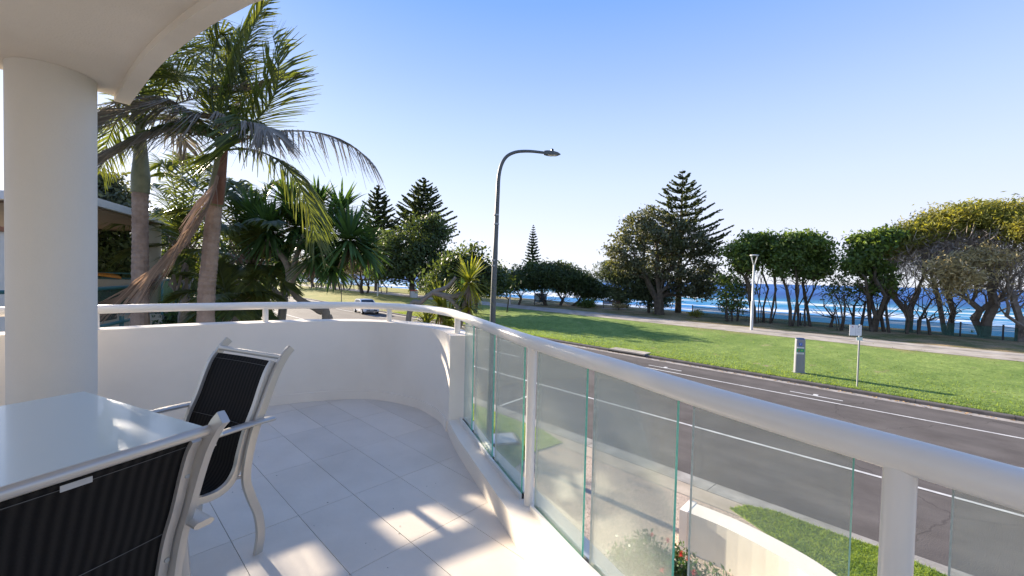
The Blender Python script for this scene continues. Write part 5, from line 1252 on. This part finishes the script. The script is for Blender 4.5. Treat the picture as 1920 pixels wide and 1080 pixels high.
mb = MB(); mb.prism(slab, -.62, .02); mb.build('balcony_slab', M['beige'], nh, loc=NB)
def trail(name, pts, z, r=.035, mt='teal'):
    mb = MB(); mb.tube([(p[0], p[1], z) for p in pts], r, 8); return mb.build(name, M[mt], nh, loc=NB)
ra = aty(304, 560, D-1.9); rb_ = aty(329, 560, D-.4); rc = aty(300, 560, D+1.6)
for z in (1.02, .12): trail('railing', [ra, rb_, rc], z)
for p in (ra, (ra+rb_)/2+np.array([.1, .2, 0]), rb_, rc): mb = MB(); mb.tube([(p[0], p[1], .0), (p[0], p[1], 1.02)], .03, 8); mb.build('railing_post', M['teal'], nh, loc=NB)
gm = mat('green_tinted_glass', (.13, .27, .20), .25, .15, 2, trans=.3)
for a, b in ((ra, (ra+rb_)/2), ((ra+rb_)/2, rb_), (rb_, rc)):
    mb = MB(); mb.add([(a[0], a[1], .16), (b[0], b[1], .16), (b[0], b[1], .98), (a[0], a[1], .98)], [(0, 1, 2, 3)]); mb.build('glass_panel', gm, nh, loc=NB)
# terrace to the left with its own rails
ta_, tb_ = aty(150, 560, 11), aty(268, 560, 12.2)
for z in (.93, .75): trail('railing', [aty(150, 560, 14), aty(290, 560, 14.5)], z+.25, .03)
trail('railing', [aty(150, 560, 10.0), aty(255, 560, 12.8)], .80, .05)
mb = MB(); a, b = aty(150, 560, 10.05), aty(255, 560, 12.85)
mb.add([(a[0], a[1], -.1), (b[0], b[1], -.1), (b[0], b[1], .76), (a[0], a[1], .76)], [(0, 1, 2, 3)]); mb.build('glass_panel', mat('dark_tinted_glass', (.05, .065, .06), .15), nh, loc=NB)
mb = MB(); p, q_ = aty(150, 532, 13.2), aty(262, 531, 13.4); mb.prism([(p[0], p[1]), (q_[0], q_[1]), (q_[0], q_[1]+.3), (p[0], p[1]+.3)], .65, .98); mb.build('balcony_wall', M['beige'], nh, loc=NB)
mb = MB(); mb.prism([(-19, 8.5), (-11.0, 11.0), (-10.6, 14.5), (-19, 16)], -1.55, -1.42); mb.build('terrace_floor', M['terra'], nh, loc=NB)
mb = MB(); mb.prism([(-19, 8.3), (-10.9, 10.8), (-10.4, 14.6), (-19, 16.2)], -3.05, -1.56); mb.build('terrace_wall', M['beige'], nh, loc=NB)
a, b = aty(178, 615, 9.6), aty(256, 596, 11.4); mb = MB(); mb.tube([a, b], .045, 8); mb.build('stair_rail', M['teal'], nh, loc=NB)
a = aty(228, 600, 10.7); mb = MB(); mb.tube([(a[0], a[1], -1.5), (a[0], a[1], .1)], .05, 8); mb.build('railing_post', M['teal'], nh, loc=NB)
# side wing seen past the left of the column
a = aty(-60, 500, 8.0); b = aty(16, 500, 8.6)
mb = MB(); mb.prism([(a[0]-2, a[1]+1), (a[0], a[1]), (b[0], b[1]), (b[0]-6.5, b[1]+4)], -3.05, 2.05); mb.build('side_wing', M['white'], nh, loc=NB)
mb = MB(); mb.prism([(a[0]-2, a[1]+.9), (a[0], a[1]-.1), (b[0]+.1, b[1]-.1), (b[0]-6.4, b[1]+4)], 2.052, 2.15); mb.build('roof_edge', M['terra'], nh, loc=NB)
trail('railing', [aty(-40, 552, 7.2), aty(16, 552, 7.6)], .86, .04)
# orange and white surfboard lying on the neighbour's balcony wall
p = aty(196, 525, 13.3); mb = MB(); N_ = 14; vs = []
for i in range(N_+1):
    u = i/N_*2-1; w_ = .28*(1-abs(u)**2.3); vs += [(u*.95, -w_, .02+.12*(1-u*u)), (u*.95, w_, .02+.12*(1-u*u)), (u*.95, w_, -.05+.12*(1-u*u)), (u*.95, -w_, -.05+.12*(1-u*u))]
fs = [(4*i+k, 4*i+4+k, 4*i+4+(k+1) % 4, 4*i+(k+1) % 4) for i in range(N_) for k in range(4)]
mb.add(vs, fs); o = mb.build('surfboard', M['orange']); o.location = (p[0]-.5, p[1]+.1, 1.05)
tag(o, 'orange board lying on top of the neighbouring balcony wall', 'surfboard')

mb = MB()
for _ in range(420):
    t_ = rng.uniform(-10, 34); s_ = S1-abs(rng.normal(0, .16))-.02; x, y = st(s_, t_); z = -3.05+rise(t_)+.012; a = rng.uniform(0, 6.28); l = rng.uniform(.03, .07)
    mb.add([(x+l*math.cos(a), y+l*math.sin(a), z), (x-l*.4*math.sin(a), y+l*.4*math.cos(a), z+.02), (x-l*math.cos(a), y-l*math.sin(a), z), (x+l*.4*math.sin(a), y-l*.4*math.cos(a), z+.01)], [(0, 1, 2, 3)])
o = mb.build('fallen_leaves', mat('fallen_leaf', (.30, .15, .05), .8, 0, 4, col2=(.42, .28, .12))); tag(o, 'dry orange leaves gathered along the far kerb', 'leaves', kind='stuff')
mb = MB()
for _ in range(90):
    x, y = rng.uniform(-2.2, .6), rng.uniform(1.2, 3.6); a = rng.uniform(0, 6.28); l = rng.uniform(.002, .006)
    if y > 3.6-.0 or x > .05-.35*(y-2): continue
    mb.add([(x+l*math.cos(a), y+l*math.sin(a), .0012), (x-l*.4*math.sin(a), y+l*.4*math.cos(a), .003), (x-l*math.cos(a), y-l*math.sin(a), .0012), (x+l*.4*math.sin(a), y-l*.4*math.cos(a), .002)], [(0, 1, 2, 3)])
o = mb.build('floor_specks', M['bark']); tag(o, 'tiny dark specks of dirt on the pale floor tiles', 'dirt', kind='stuff')

# taller grass tufts and the ragged edge of the lawn along the far kerb
mb = MB()
N_ = 42000; tt_ = rng.uniform(-14, 40, N_); ss_ = S1+.30+np.abs(rng.normal(0, 1, N_))**1.5*2.2
for t_, s_ in zip(tt_, ss_):
    x, y = st(s_, t_); z = float(-3.05+.12+.72*smooth(S1, 36, s_))+rise(t_); a = rng.uniform(0, 6.28); h = rng.uniform(.025, .075) if s_ > S1+.42 else rng.uniform(.03, .10)
    dx, dy = math.cos(a)*.018, math.sin(a)*.018; lx, ly = rng.normal(0, .04, 2)
    mb.add([(x-dx, y-dy, z-.01), (x+dx, y+dy, z-.01), (x+lx, y+ly, z+h)], [(0, 1, 2)])
o = mb.build('lawn_tufts', leafmat('lawn_tuft', (.12, .19, .05), (.21, .28, .09), .5, .7, .4, 3)); tag(o, 'uneven grass tufts along the front edge of the big lawn', 'grass', kind='stuff')
